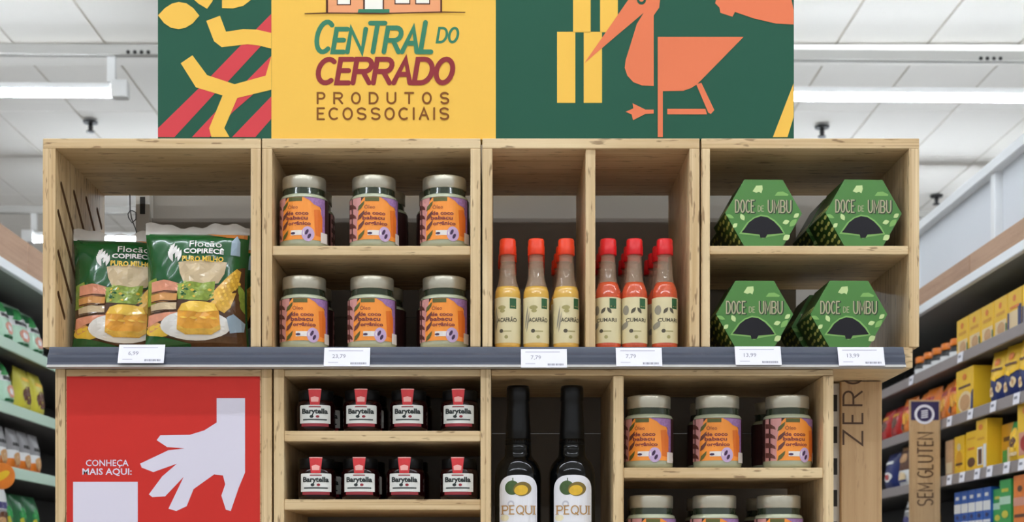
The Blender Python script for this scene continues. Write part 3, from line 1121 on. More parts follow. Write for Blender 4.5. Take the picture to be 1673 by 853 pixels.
JY = 0.052
SHZ = PZ(401)
names3 = ['left', 'middle', 'right']
for row, zb, cs, rows in (('top shelf of the second crate', SHZ, ((497, -6), (611, 8), (726, 0)), 1), ('lower shelf of the second crate', ZB, ((497, 6), (608, 2), (726, -2)), 1),
                          ('upper shelf of the lower right cabinet', PZ(764), ((1060, -14), (1172, -8), (1286, 10)), 1), ('bottom shelf of the lower right cabinet', PZ(929), ((1064, 6), (1167, -4), (1272, -6)), 1)):
    for i, (px, rz) in enumerate(cs):
        # turn towards the camera, as seen
        face = math.degrees(math.atan2(PX(px, JY), DIST + JY)) * 0
        jar(px, JY, zb, rz - face, 'orange jar with silver lid, front %s on the %s' % (names3[i], row))
        dx = (9, 14, -6)[i] if px < 800 else (-4, -9, -16)[i]
        jar(px + dx * 1.2, JY + 0.093, zb, rz + 150 + 17 * i, 'jar directly behind the front %s jar on the %s' % (names3[i], row))

# ------------------------------------------------------------------ sauce bottles
S_cap1 = mat('cap_orange_red', (232, 62, 28), 0.3)
S_cap2 = mat('cap_red', (216, 26, 32), 0.3)
S_y = mat('sauce_yellow', (218, 172, 78), 0.15, coat=0.6)
S_r = mat('sauce_red', (204, 84, 50), 0.15, coat=0.6, noise=0.25, nscale=300)
S_glass = mat('bottle_empty_glass', (190, 164, 138), 0.05, alpha=0.34, coat=1.0)
S_lab = mat('sauce_label_cream', (222, 208, 164), 0.5)
S_ink = mat('sauce_label_ink', (84, 76, 58), 0.5)
S_olive = mat('sauce_label_olive', (166, 154, 96), 0.5)
S_green = mat('sauce_label_green', (40, 92, 52), 0.5)
S_wheat = mat('sauce_label_grey_leaf', (150, 142, 124), 0.5)
SR = 0.0213


def sauce_meshes(sauce, capm, fill, red):
    body = MB().lathe([(0.019, 0), (0.0208, 0.002), (SR, 0.005), (SR, 0.086), (0.0207, 0.094), (0.0185, 0.1015)] + ([(0.0155, 0.109)] if fill > 1 else []), sauce, 28).mesh('sauce_fill')
    z0_ = 0.109 if fill > 1 else 0.1015
    r0_ = 0.0155 if fill > 1 else 0.0185
    neck = MB().lathe([(r0_ + 0.0002, z0_)] + ([(0.0158, 0.109)] if fill <= 1 else []) + [(0.0138, 0.118), (0.0128, 0.135), (0.0112, 0.157)], S_glass, 28, close=False).mesh('glass_neck')
    cp = MB()
    n_ = 40
    prof_ = [(0.0132, 0.155), (0.0138, 0.156), (0.0138, 0.170), (0.0134, 0.171), (0.0134, 0.179), (0.0122, 0.1815)]
    for r_, z_ in prof_:
        for k in range(n_):
            a = 2 * math.pi * k / n_
            rr = r_ * (1 + (0.025 if k % 2 and z_ < 0.1705 else 0))
            cp.V.append((rr * math.cos(a), rr * math.sin(a), z_))
    for i in range(len(prof_) - 1):
        for k in range(n_):
            k2 = (k + 1) % n_
            cp.face([i * n_ + k, i * n_ + k2, (i + 1) * n_ + k2, (i + 1) * n_ + k], capm, True)
    cp.face([(len(prof_) - 1) * n_ + k for k in range(n_)], capm)
    cp.face([k for k in range(n_)][::-1], capm)
    cap = cp.mesh('cap')
    m_ = MB()
    n_ = 32
    for i in range(n_ + 1):
        a = -math.pi * 0.8 + 1.6 * math.pi * i / n_
        for z in (0.008, 0.083):
            m_.V.append(((SR + .0002) * math.sin(a), -(SR + .0002) * math.cos(a), z))
    for i in range(n_):
        m_.face([2 * i, 2 * i + 2, 2 * i + 3, 2 * i + 1], S_lab, True)
    f2 = cyl(SR, 2)

    def Q(pts, mm, st=0.15):
        m_.poly(pts, mm, f2, st)
    Q(rect(.28, .064, .74, .081), S_green)
    Q(rect(.36, .067, .66, .0685), S_lab if False else S_olive)
    if red:
        font_text('CUMARI', .0, .0425, 0.0062, m_, S_ink, f2, width=1.5, bold=0.02)
        Q(clens((-.38, .056), (-.02, .066), .22, SR), S_ink)
        Q(clens((.1, .066), (.42, .056), .22, SR), S_ink)
        Q(clens((-.95, .030), (-.62, .044), .25, SR), S_wheat)
        Q(ell(-.72, .062, .2, .008, 14), S_wheat)
    else:
        font_text('AÇAFRÃO', .05, .0425, 0.0066, m_, S_ink, f2, width=1.45, bold=0.03)
        Q(ell(-.32, .066, .3, .0035, 16), S_olive)
        Q(ell(-.28, .0605, .2, .003, 16), S_olive)
        Q(clens((-.9, .03), (-.72, .07), .025, SR), S_wheat)
        Q(clens((-.82, .025), (-.62, .06), .03, SR), S_wheat)
    Q(ell(-.36, .0275, .15, .0032, 14), S_ink)
    Q(rect(-.2, .0262, .4, .0278), S_olive)
    Q(ell(.02, .0175, .14, .003, 14), S_olive)
    lab = m_.mesh('label')
    return body, neck, cap, lab


sy_m = sauce_meshes(S_y, S_cap1, 1, False)
sr_m = sauce_meshes(S_r, S_cap2, 2, True)


def sauce(ms, px, y, rz, lab, grp):
    t = thing('sauce_bottle', lab, 'sauce bottle', (PX(px, y), y, ZB + 0.0005), (0, 0, R(rz)), grp)
    for nm, me in zip(('sauce_fill', 'glass_neck', 'cap', 'label'), ms):
        link(nm, me, t)


for kind, ms, cs, grp in (('yellow', sy_m, (829.5, 876, 925), 'yellow saffron sauce bottles'), ('red', sr_m, (991.5, 1036.5, 1086), 'red pepper sauce bottles')):
    for i, px in enumerate(cs):
        for row in range(4):
            y = 0.03 + row * 0.054
            base = PX(px, 0.03)
            drift = ((0.003, 0.003, -0.003) if kind == 'yellow' else (0.0, 0.0, -0.003))[i] * row
            if kind == 'yellow' and i == 0:
                drift = (0, 0.003, -0.004, 0.004)[row]
            xx = base + drift * 0.55 + (0.002 if kind == 'red' and i == 0 else 0)
            if kind == 'red' and i == 0:
                xx = base + 0.002 + row * 0.0005
            lab = ('%s sauce bottle with %s cap, %s in the front row' % (kind, 'orange-red' if kind == 'yellow' else 'red', names3[i])) if row == 0 else \
                '%s sauce bottle, %s behind the %s front bottle' % (kind, ('', 'first', 'second', 'third')[row], names3[i])
            t = thing('sauce_bottle', lab, 'sauce bottle', (xx, y, ZB + 0.0005), (0, 0, R((-8, 6, 16)[i] if kind == 'yellow' else (-14, 2, 10)[i])), grp)
            for nm, me in zip(('sauce_fill', 'glass_neck', 'cap', 'label'), ms):
                link(nm, me, t)

# ------------------------------------------------------------------ hexagonal sweet boxes
H_front = mat('hex_front_green', (74, 128, 56), 0.38)
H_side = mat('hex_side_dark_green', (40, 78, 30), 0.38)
H_light = mat('hex_print_light', (198, 218, 150), 0.4)
H_mid = mat('hex_print_mid', (128, 176, 92), 0.4)
H_text = mat('hex_print_text_shadow', (40, 62, 34), 0.4)
H_text2 = mat('hex_print_text', (176, 170, 134), 0.4)
H_win = mat('hex_window_dark', (26, 24, 30), 0.3, spec=0.3)
H_dot = mat('hex_print_dots', (190, 196, 110), 0.4)
HS, HD = 0.0635, 0.105
hexp = [(HS * math.cos(R(60 * k)), HS * math.sin(R(60 * k)) + HS * math.sin(R(60))) for k in range(6)]
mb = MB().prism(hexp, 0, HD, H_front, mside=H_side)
hex_body = mb.mesh('carton')
mb = MB()


def A7(pts):
    return [((x - 650) / 6560, (770 - y) / 6560 * 1.02 + 0.0005) for x, y in pts]


f1, f2, f3 = layer(1), layer(2), layer(3)
mb.poly(A7([(530, 190), (570, 130), (635, 125), (640, 165), (625, 210), (600, 195), (570, 205)]), H_light, f1)
mb.poly(A7([(770, 235), (800, 195), (860, 190), (920, 218), (915, 235)]), H_mid, f1)
mb.poly(A7([(385, 640), (420, 590), (470, 520), (540, 465), (620, 435), (690, 445), (770, 490), (840, 560), (885, 640), (700, 670), (640, 690), (600, 660)]), H_mid, f1)
mb.poly(A7([(410, 625), (440, 590), (490, 520), (550, 475), (620, 452), (690, 462), (760, 505), (820, 565), (865, 630), (690, 645), (670, 680), (615, 680), (605, 645)]), H_win, f2)
for p, q, b_ in (((400, 430), (440, 500), .3), ((315, 575), (365, 530), .32), ((240, 440), (330, 475), .2), ((975, 465), (1035, 420), .3), ((855, 525), (930, 500), .3), ((860, 700), (935, 650), .34), ((930, 560), (1010, 480), .25)):
    mb.poly(A7(lens(p, q, b_)), H_light if b_ >= .3 else H_mid, f2)

for k, (txt, x0_, x1_) in enumerate((('DOCE', 345, 545), ('UMBU', 700, 945))):
    def S_(d):
        a, = A7([(x0_, 412)])
        b_, = A7([(x1_, 412)])
        t_, = A7([(x0_, 285)])
        return txt, a[0] + d, b_[0] + d, a[1] - d * .5, t_[1] - a[1]
    mb.polys(stroke_text(*S_(0.0014), 0.0034, gap=0.42), H_text, f1)
    mb.polys(stroke_text(*S_(0.0), 0.0020, gap=0.42), H_text2, f2)
a, = A7([(590, 400)])
b_, = A7([(650, 400)])
mb.polys(stroke_text('DE', a[0], b_[0], a[1], 0.009, 0.001, gap=.4), H_text2, f1)
hex_print = mb.mesh('print')
# side print: leaf dots on the two lower left and upper left side faces
mb = MB()
for e, (i0, i1) in enumerate(((3, 4), (2, 3))):
    p, q = Vector(hexp[i0]), Vector(hexp[i1])
    d = (q - p)
    nrm = Vector((d.y, -d.x)).normalized()
    if nrm.dot(((p + q) / 2) - Vector((0, HS * math.sin(R(60))))) < 0:
        nrm = -nrm
    rr = random.Random(3 + e)

    def fs(u, v, p=p, d=d, nrm=nrm):
        w_ = p + d * u + nrm * 0.0003
        return (w_.x, v, w_.y)
    for r_ in range(5 if e == 0 else 2):
        for c_ in range(4):
            u = (r_ + 0.5 + 0.2 * (c_ % 2)) / 5.5 if e == 0 else 0.8 + 0.1 * r_
            v = 0.012 + c_ * 0.022 + rr.uniform(-.003, .003)
            mb.poly(lens((u - .05, v - .004), (u + .05, v + .004), .09), H_dot, fs)
hex_side = mb.mesh('side_print')


def hexbox(px, y, zb, rz, lab):
    t = thing('hexagonal_box', lab, 'box', (PX(px, y), y, zb + 0.0006), (0, 0, R(rz)), 'green hexagonal sweet boxes')
    link('carton', hex_body, t)
    link('print', hex_print, t)
    link('side_print', hex_side, t)


for zb, row, cs in ((PZ(401), 'upper shelf', ((1247.5, 2), (1411, 3))), (ZB, 'lower shelf', ((1233, 1), (1387, 1)))):
    for i, (px, rz) in enumerate(cs):
        side = ('left', 'right')[i]
        hexbox(px, 0.012, zb, rz, 'green hexagonal sweet box, front %s on the %s' % (side, row))
        hexbox(px - (14, 34)[i], 0.135, zb, rz * 0.5, 'green hexagonal box behind the front %s one on the %s' % (side, row))

# ------------------------------------------------------------------ small spread jars
K_body = mat('spread_dark_brown', (30, 6, 6), 0.12, spec=0.35)
K_lid = mat('spread_lid_black', (10, 9, 9), 0.4, spec=0.2)
K_red = mat('spread_tab_red', (206, 44, 48), 0.45)
K_pink = mat('spread_tab_pale', (240, 172, 164), 0.45)
K_wh = mat('spread_label_white', (232, 232, 226), 0.45)
K_ink = mat('spread_ink', (26, 36, 34), 0.45)
K_wine = mat('spread_wine', (150, 40, 50), 0.45)
KR = 0.0315
k_body = MB().lathe([(0.027, 0), (0.030, 0.002), (KR, 0.006), (KR, 0.043), (0.0295, 0.049), (0.0265, 0.052)], K_body, 30).mesh('jar_body')
k_lid = MB().lathe([(0.0278, 0.051), (0.0288, 0.052), (0.0288, 0.0665), (0.0275, 0.068)], K_lid, 30).mesh('lid')
mb = MB()
wu = 0.0245 / KR
mb.poly(rect(-wu * .9, .0075, wu * .9, .013), K_wine, cyl(KR, 1), .1)
mb.poly([(-wu, .0125), (wu, .0125), (wu, .041), (wu * .95, .0425), (-wu * .95, .0425), (-wu, .041)], K_wh, cyl(KR, 2), .1)
font_text('Barytella', 0, .0285, 0.0082, mb, K_ink, cyl(KR, 4), width=1.3, bold=0.04)
mb.poly(ell(-.16, .0235, .1, .0025, 12), K_ink, cyl(KR, 4), .1)
mb.poly(ell(.14, .0235, .09, .0022, 12), K_wine, cyl(KR, 4), .1)
mb.poly(rect(-.6, .0175, .6, .0195), K_ink, cyl(KR, 4), .1)
mb.poly(rect(-.3, .0385, .3, .0402), K_wine, cyl(KR, 4), .1)
k_label = mb.mesh('label')
mb = MB()
tabw = 0.0108


def tabf(k):
    def f(u, v):
        # paper strip from the label over the shoulder up the lid
        if v < 0.046:
            r = KR + 0.0008
        else:
            r = KR + 0.0008 - (v - 0.046) / 0.022 * 0.0014
        return (u, -math.sqrt(max(1e-9, (r + 0.0003 * k) ** 2 - u * u)), v)
    return f


mb.poly([(-tabw * .72, .0425), (tabw * .72, .0425), (tabw, .069), (-tabw, .069)], K_red, tabf(1), .004, .004)
mb.poly([(-tabw * .55, .0475), (tabw * .55, .0475), (tabw * .62, .0545), (0, .0565), (-tabw * .62, .0545)], K_pink, tabf(2), .004, .004)
mb.poly([(-tabw * .98, .0675), (tabw * .98, .0675), (tabw, .069), (-tabw, .069)], K_pink, tabf(2), .004, .004)
# fold over the lid top
b = len(mb.V)
mb.V += [(-tabw, -KR + .0025, .0692), (tabw, -KR + .0025, .0692), (tabw, -KR + .02, .0692), (-tabw, -KR + .02, .0692)]
mb.face([b, b + 1, b + 2, b + 3], K_red)
k_tab = mb.mesh('paper_tab')
pos4 = ['leftmost', 'second from left', 'third from left', 'rightmost']
for row, zb, cs in (('upper', PZ(704), (516.5, 592, 668, 751)), ('lower', PZ(816), (518, 589, 663, 750))):
    for i, px in enumerate(cs):
        for back in (0, 1):
            y = 0.036 + back * 0.072
            lab = 'small dark spread jar with red paper tab, %s on the %s shelf' % (pos4[i], row) if not back else \
                'small dark spread jar behind the %s one on the %s shelf' % (pos4[i], row)
            t = thing('spread_jar', lab, 'jar', (PX(px, 0.036) + back * (0.008, 0.006, 0.004, 0.0)[i], y, zb + 0.0005), (0, 0, R((i - 1.5) * -2)), 'small dark spread jars')
            link('jar_body', k_body, t)
            link('lid', k_lid, t)
            link('label', k_label, t)
            link('paper_tab', k_tab, t)

# ------------------------------------------------------------------ pequi oil bottles
O_glass = mat('bottle_black_glass', (6, 7, 8), 0.08, spec=0.35)
O_caps = mat('bottle_black_capsule', (10, 10, 11), 0.32, spec=0.3)
O_lab = mat('pequi_label_white', (236, 234, 238), 0.5)
O_gr = mat('pequi_fruit_green', (66, 92, 46), 0.5, noise=0.4, nscale=120)
O_br = mat('pequi_shell_olive', (126, 104, 44), 0.5, noise=0.2, nscale=120)
O_ye = mat('pequi_kernel_yellow', (226, 180, 46), 0.5, noise=0.15, nscale=160)
O_tx = mat('pequi_lettering_gold', (186, 140, 78), 0.5)
O_gy = mat('pequi_label_grey', (200, 198, 206), 0.5)
OR_ = 0.0385
o_body = MB().lathe([(0.034, 0), (0.037, 0.002), (OR_, 0.006), (OR_, 0.156), (0.0381, 0.164), (0.0368, 0.1715), (0.0345, 0.178), (0.031, 0.184), (0.0268, 0.1885), (0.0238, 0.192), (0.0222, 0.197), (0.0215, 0.205), (0.0213, 0.222)], O_glass, 40).mesh('bottle_body')
o_caps = MB().lathe([(0.0216, 0.212), (0.0205, 0.240), (0.0187, 0.272), (0.0180, 0.284), (0.0192, 0.286), (0.0190, 0.306), (0.0176, 0.3105)], O_caps, 32).mesh('capsule')
mb = MB()
f_ = cyl(OR_, 1)
wl = 0.80


def A8(pts):
    """zoom of the left bottle: centre column 355, base of label off frame"""
    return [((x - 357) / 7.55 / 38.5, 0.310 - (740 + y / 7.55 - 625) / 1000 * 1.02) for x, y in pts]


(_, zt_), = A8([(0, 240)])
(_, zs_), = A8([(0, 430)])
lab_out = [(-wl, 0.02), (wl, 0.02), (wl, zs_)]
lab_out += [(wl * math.cos(R(a_)) ** 0.62, zs_ + (zt_ - zs_) * math.sin(R(a_)) ** 0.8) for a_ in range(8, 90, 8)] + [(0, zt_)]
lab_out += [(-wl * math.cos(R(a_)) ** 0.62, zs_ + (zt_ - zs_) * math.sin(R(a_)) ** 0.8) for a_ in range(82, 7, -8)] + [(-wl, zs_)]
mb.poly(lab_out, O_lab, f_, .1)
f_ = cyl(OR_, 2)
mb.poly(A8(ell(280, 395, 88, 88, 22)), O_gr, f_, .1)
mb.poly(A8(rect(282, 275, 294, 320)), O_gr, f_, .1)
f_ = cyl(OR_, 3)
mb.poly(A8(ell(405, 410, 112, 86, 24, rot=-8)), O_br, f_, .1)
mb.poly(A8(ell(390, 425, 84, 62, 24, rot=-8)), O_ye, cyl(OR_, 4), .1)
mb.poly(A8(ell(265, 590, 42, 40, 20)), O_gy, cyl(OR_, 2), .1)
mb.poly(A8(ell(265, 596, 24, 24, 20)), O_lab, cyl(OR_, 3), .1)
(xa_, zb_), (xb_, _) = A8([(165, 715), (555, 715)])
(_, ztp), = A8([(0, 615)])
sc_ = OR_


def pz_tf(u, v):
    return (u / sc_, v)


ptxt = stroke_text('PEQUI', xa_ * sc_, xb_ * sc_, zb_, ztp - zb_, 0.0019, gap=0.34, round_=False, tf=pz_tf)
mb.polys(ptxt, O_tx, cyl(OR_, 4), .1)
# serifs
unit = (xb_ - xa_) * sc_ / (3.86 + .34 * 4)
xs_ = xa_ * sc_
h_ = ztp - zb_
for c_, w_ in zip('PEQUI', (.85, .74, 1.15, 1, .12)):
    st = {'P': [(0, 0), (0, 1)], 'E': [(0, 0), (0, 1)], 'U': [(0, 1), (1, 1)], 'I': [(.5, 0), (.5, 1)], 'Q': []}[c_]
    for (u, v) in st:
        xx = xs_ + u * w_ * unit
        zz = zb_ + v * h_
        mb.poly([pz_tf(xx - .0024, zz - .0005), pz_tf(xx + .0024, zz - .0005), pz_tf(xx + .0024, zz + .0005), pz_tf(xx - .0024, zz + .0005)], O_tx, cyl(OR_, 4), .1)
    xs_ += (w_ + .34) * unit
mb.poly(A8(rect(220, 815, 530, 832)), O_gy, cyl(OR_, 2), .1)
mb.poly(A8(ell(190, 760, 50, 40, 18)), mat('pequi_label_cream', (238, 226, 190), 0.5), cyl(OR_, 2), .1)
o_label = mb.mesh('label')
for px, lab in ((846.5, 'tall black glass oil bottle with white fruit label, left of the pair'), (934.5, 'tall black glass oil bottle with white fruit label, right of the pair')):
    y = 0.05
    t = thing('oil_bottle', lab, 'bottle', (PX(px, y), y, PZ(936) + 0.0005), (0, 0, 0), 'tall black oil bottles')
    link('bottle_body', o_body, t)
    link('capsule', o_caps, t)
    link('label', o_label, t)

# ------------------------------------------------------------------ wooden blade sign beside the cabinet
Y1 = 0.155
w0, w1 = PX(1374.5, Y1), PX(1441, Y1)
t = thing('blade_sign', 'wooden blade sign with partly hidden upright lettering beside the right cabinet', 'sign', ((w0 + w1) / 2, 0.155, 0))
zc = PZ(800, Y1)
link('board', MB().box(-(w1 - w0) / 2, (w1 - w0) / 2, 0, 0.015, -0.9, PZ(601) - 0.002 - zc, BLADE, 0.001).mesh('board'), t, (0, 0, zc))
C_ink = mat('blade_lettering_brown', (84, 58, 38), 0.6)
Y1 = 0.1545
xr, xl = PX(1409, Y1) - (w0 + w1) / 2, PX(1378, Y1) - (w0 + w1) / 2
zb_ = PZ(727, Y1)
L4 = (PZ(604, Y1) - zb_)
ls = stroke_text('ZERO', 0, L4, 0, xr - xl, 0.0034, gap=0.55, round_=False, tf=lambda u, v: (xr - v, zb_ + u))
link('lettering', MB().polys(ls, C_ink, flat(-0.0004)).mesh('lettering'), t)

# ------------------------------------------------------------------ aisle gondolas left and right
GX = 1.80
SHELVES = [2.265, 2.03, 1.797, 1.565, 1.30, 1.0, 0.65, 0.25]
M_strip = mat('canopy_light_strip', (238, 242, 246), 0.4)
M_canopy = mat('canopy_grey', (128, 130, 128), 0.5)
M_gback = mat('gondola_back_dark', (74, 70, 68), 0.6)
M_pstrip = mat('price_strip_pale_green', (196, 222, 204), 0.3)
GY0, GY1 = 1.9, 9.6


def aisle(sgn, label, edge_m, bandtop):
    t = thing('aisle_gondola', label, 'gondola', (sgn * GX, 0, 0))

    def bx(nm, x0, x1, y0, y1, z0, z1, m, bev=0.0):
        a, b = sorted((sgn * x0, sgn * x1))
        return boxpart(nm, t, a, b, y0, y1, z0, z1, m, bev)
    bx('back_panel', 0.46, 0.49, GY0, GY1, 0, 2.60, M_gback)
    y = GY0
    while y < GY1 - 0.1:
        bx('upright', 0.43, 0.46, y, y + 0.03, 0, 2.58, M_under)
        y += 1.25
    for z in SHELVES:
        s_ = bx('shelf', 0.014, 0.45, GY0, GY1, z - 0.03, z, M_under)
        e = boxpart('edge_strip', s_, *sorted((sgn * (0.0 - 0.232), sgn * (0.012 - 0.232))), GY0 - (GY0 + GY1) / 2, GY1 - (GY0 + GY1) / 2, -0.022, 0.020, edge_m, 0.003)
    bx('canopy', -0.02, 0.46, GY0, GY1, 2.505, 2.53, M_canopy)
    bx('light_strip', -0.035, -0.012, GY0, GY1, 2.495, 2.532, M_strip, 0.004)
    y = GY0
    while y < GY1 - 0.05:
        bx('header_board', -0.03, -0.01, y, min(y + 1.22, GY1), 2.534, bandtop, HWOOD, 0.001)
        y += 1.224
    return t


aisle(1, 'long aisle gondola on the right with grey shelves and wooden header', M_edge, 2.606)
aisle(-1, 'long aisle gondola on the left with pale green shelf edges and wooden header', M_pstrip, 2.65)

# white panelled upper wall above the right gondola
M_pan = mat('upper_panel_white', (224, 228, 234), 0.45, noise=0.02, nscale=3)
M_frame = mat('upper_frame_white', (238, 240, 242), 0.45)
w = struct('wall_upper_right', MB().box(GX + 0.03, GX + 0.06, GY0, GY1, 2.606, 2.87, M_frame).mesh('wall_upper_right'))
y = GY0
while y < GY1 - 0.1:
    boxpart('panel', w, GX + 0.018, GX + 0.03, y + 0.03, y + 1.0, 2.61, 2.865, M_pan, 0.003)
    boxpart('post', w, GX - 0.005, GX + 0.03, y - 0.02, y + 0.025, 2.607, 2.862, M_frame, 0.003)
    y += 1.04
boxpart('top_rail', w, GX - 0.02, GX + 0.06, GY0, GY1, 2.862, 2.90, M_frame, 0.003)

# ---- goods on the aisle shelves
G = {}


def gm(name, rgb, rough=0.4, **k):
    return mat('goods_' + name, rgb, rough, **k)


g_yel = gm('yellow', (246, 196, 40))
g_yel2 = gm('deep_yellow', (226, 160, 34))
g_cream = gm('cream', (232, 206, 160))
g_tan = gm('tan', (206, 158, 108), noise=0.2, nscale=60)
g_brown = gm('brown', (96, 56, 34))
g_navy = gm('navy', (34, 46, 104))
g_blue = gm('blue', (34, 92, 176))
g_white = gm('white', (232, 232, 232))
g_org = gm('orange', (240, 128, 40), 0.3, noise=0.25, nscale=30)
g_red = gm('red', (180, 34, 30), 0.3, noise=0.2, nscale=30)
g_grn = gm('green', (52, 160, 80))
g_pale = gm('pale_green', (186, 222, 196), 0.3, noise=0.12, nscale=30)
g_dgrn = gm('dark_green', (40, 110, 66), 0.3, noise=0.2, nscale=40)
g_grey = gm('silver_grey', (150, 148, 150), 0.35)
g_lime = gm('lime', (206, 196, 60), 0.35)
g_blk = gm('black', (30, 28, 28))
g_pink = gm('pinkish', (214, 150, 130))
g_vio = gm('violet', (70, 66, 120))


def box_goods(w_, h_, d_, base, decals):
    """carton: front faces -y, base at z=0, decals (poly in 0..1 of the front, material)"""
    b_ = MB().box(-w_ / 2, w_ / 2, 0, d_, 0, h_, base, 0.0015).mesh('carton')
    m_ = MB()
    for k, (p, mm) in enumerate(decals):
        m_.poly([((u - .5) * w_, v * h_) for u, v in p], mm, flat(-0.0006 - 0.0003 * k))
    return [('carton', b_), ('print', m_.mesh('print'))]


def pouch_goods(w_, h_, d_, zones, decals, flare=0.0):
    """soft bag: pillow with crimped top; zones = [(v0, material), ...] rising"""
    N_ = 10
    m_ = MB()

    def py(u, v):
        a = max(0, 1 - abs(2 * u - 1) ** 2.4)
        b_ = max(0, 1 - max(0, v * 1.02) ** 3.5) * min(1, 0.55 + v * 3)
        return d_ / 2 * a ** .55 * b_ ** .7 + 0.003 * math.sin(23 * u + 13 * v) * a * b_

    def pt(u, v, off=0, sg=-1):
        return ((u - .5) * w_ * (1 + flare * (v - .5)), sg * (py(u, v) + off) + d_ / 2, v * h_)
    for sg in (-1, 1):
        b_ = len(m_.V)
        for j in range(N_ + 1):
            for i in range(N_ + 1):
                m_.V.append(pt(i / N_, j / N_, 0.0005 if j == N_ else 0, sg))
        for j in range(N_):
            mm = [z_[1] for z_ in zones if z_[0] <= (j + .5) / N_][-1]
            for i in range(N_):
                q = [b_ + j * (N_ + 1) + i, b_ + j * (N_ + 1) + i + 1, b_ + (j + 1) * (N_ + 1) + i + 1, b_ + (j + 1) * (N_ + 1) + i]
                m_.face(q if sg < 0 else q[::-1], mm, True)
    out = [('pouch', m_.mesh('pouch'))]
    m2 = MB()
    for k, (p, mm) in enumerate(decals):
        m2.poly(p, mm, lambda u, v, k=k: pt(u, v, 0.0012 + .0004 * k), .1, .1)
    out.append(('print', m2.mesh('print')))
    return out


def put(parts, name, label, cat, side, d, z, group, setback=0.03, yaw=0.0, lean=0.0, sc=1.0):
    """stand goods on an aisle shelf; side +1 faces -x, side -1 faces +x"""
    rz = R(-90 if side > 0 else 90) + R(yaw)
    t = thing(name, label, cat, (side * (GX + setback), d - DIST, z + 0.0008 + 0.085 * sc * math.sin(R(abs(lean)))), (R(lean), 0, rz), group)
    t.scale = (sc, sc, sc)
    for nm, me in parts:
        link(nm, me, t)
    return t


# right, top shelf: yellow boxes and orange-lidded jars
ybox = box_goods(0.14, 0.148, 0.05, g_yel, [(rect(.12, .02, .95, .42), g_cream), (ell(.55, .22, .28, .16, 16), g_tan), (ell(.5, .8, .12, .08, 14), g_org), (rect(.2, .56, .85, .64), g_yel2), (rect(.9, .05, 1.0, .3), g_dgrn)])
ybox2 = box_goods(0.14, 0.148, 0.05, g_yel, [(rect(.1, .02, .95, .5), g_cream), (ell(.5, .8, .12, .08, 14), g_org), (rect(.75, .02, 1, .6), g_navy), (rect(.0, .02, .12, .5), g_navy), (rect(.2, .56, .85, .62), g_org)])
for k in range(7):
    d = 5.80 - k * 0.147
    put(ybox if k < 4 else ybox2, 'yellow_box', '%s yellow box from the far end of the right top shelf' % ORD[k], 'box', 1, d, SHELVES[0], 'yellow boxes on the right top shelf')
ojar = [('jar_body', MB().lathe([(.035, 0), (.042, .004), (.042, .05), (.036, .062), (.034, .066)], g_blk, 20, c=(0, .045, 0)).lathe([(.0425, .015), (.0425, .04)], g_white, 20, c=(0, .045, 0), close=False).mesh('jar_body')),
        ('lid', MB().lathe([(.038, .066), (.039, .068), (.039, .092), (.036, .095)], g_org, 20, c=(0, .045, 0)).mesh('lid'))]
for k in range(5):
    put(ojar, 'orange_lidded_jar', '%s dark jar with orange lid past the yellow boxes on the top shelf' % ORD[k], 'jar', 1, 5.97 + k * 0.125, SHELVES[0], 'orange-lidded jars', 0.03)
# right, second shelf
bigbox = box_goods(0.21, 0.176, 0.09, g_yel, [(ell(.52, .26, .4, .24, 20), g_cream), (ell(.52, .25, .3, .18, 20), g_tan), (rect(.15, .58, .85, .63), g_brown), (ell(.5, .82, .12, .07, 14), g_org), ([(.85, .02), (1, .02), (1, .5), (.9, .42)], g_navy)])
put(bigbox, 'pasta_carton', 'large yellow carton with noodle window on the right second shelf', 'box', 1, 5.74, SHELVES[1], 'yellow pasta cartons', 0.02)
put(bigbox, 'pasta_carton', 'large yellow carton standing deeper on the shelf behind the first', 'box', 1, 5.62, SHELVES[1], 'yellow pasta cartons', 0.16)
pasta = pouch_goods(0.15, 0.20, 0.07, [(0, g_navy), (.52, g_yel)], [(ell(.3, .24, .13, .1, 14), g_cream), (ell(.66, .3, .13, .1, 14), g_cream), (ell(.3, .24, .07, .05, 12), g_tan), (ell(.66, .3, .07, .05, 12), g_tan), (ell(.5, .78, .14, .07, 14), g_org), ([(.1, .52), (.9, .52), (.5, .42)], g_yel), (rect(.2, .62, .8, .66), g_brown)])
pasta2 = pouch_goods(0.15, 0.17, 0.07, [(0, g_navy), (.8, g_yel2)], [(ell(.4, .35, .2, .12, 14), g_tan), (ell(.6, .6, .12, .09, 14), g_brown)])
for k, d in enumerate((5.42, 5.27, 5.12, 4.97)):
    put(pasta, 'pasta_bag', '%s blue and yellow pasta bag from the large carton, right second shelf' % ORD[k], 'pasta bag', 1, d, SHELVES[1], 'blue and yellow pasta bags', 0.03, yaw=8)
put(pasta2, 'pasta_bag', 'short blue pasta bag between the large carton and the taller bags', 'pasta bag', 1, 5.55, SHELVES[1], 'blue and yellow pasta bags', 0.08, yaw=-10)
obag = pouch_goods(0.16, 0.17, 0.08, [(0, g_org)], [(ell(.5, .45, .25, .16, 16), g_yel2), (rect(.2, .66, .8, .76), g_red), (ell(.35, .25, .12, .09, 12), g_brown)])
rbag = pouch_goods(0.16, 0.15, 0.08, [(0, g_red)], [(ell(.5, .5, .25, .16, 16), g_brown), (rect(.2, .7, .8, .78), g_yel2)])
for k, d in enumerate((5.93, 6.105, 6.28, 6.455, 6.63)):
    put(obag, 'snack_bag', '%s orange snack bag past the large carton on the right second shelf' % ORD[k], 'snack bag', 1, d, SHELVES[1], 'orange snack bags', 0.03 + 0.01 * (k % 2), yaw=5 * (-1) ** k)
for k, d in enumerate((6.82, 7.0)):
    put(rbag, 'snack_bag', '%s red snack bag past the orange snack bags' % ORD[k], 'snack bag', 1, d, SHELVES[1], 'red snack bags', 0.03)
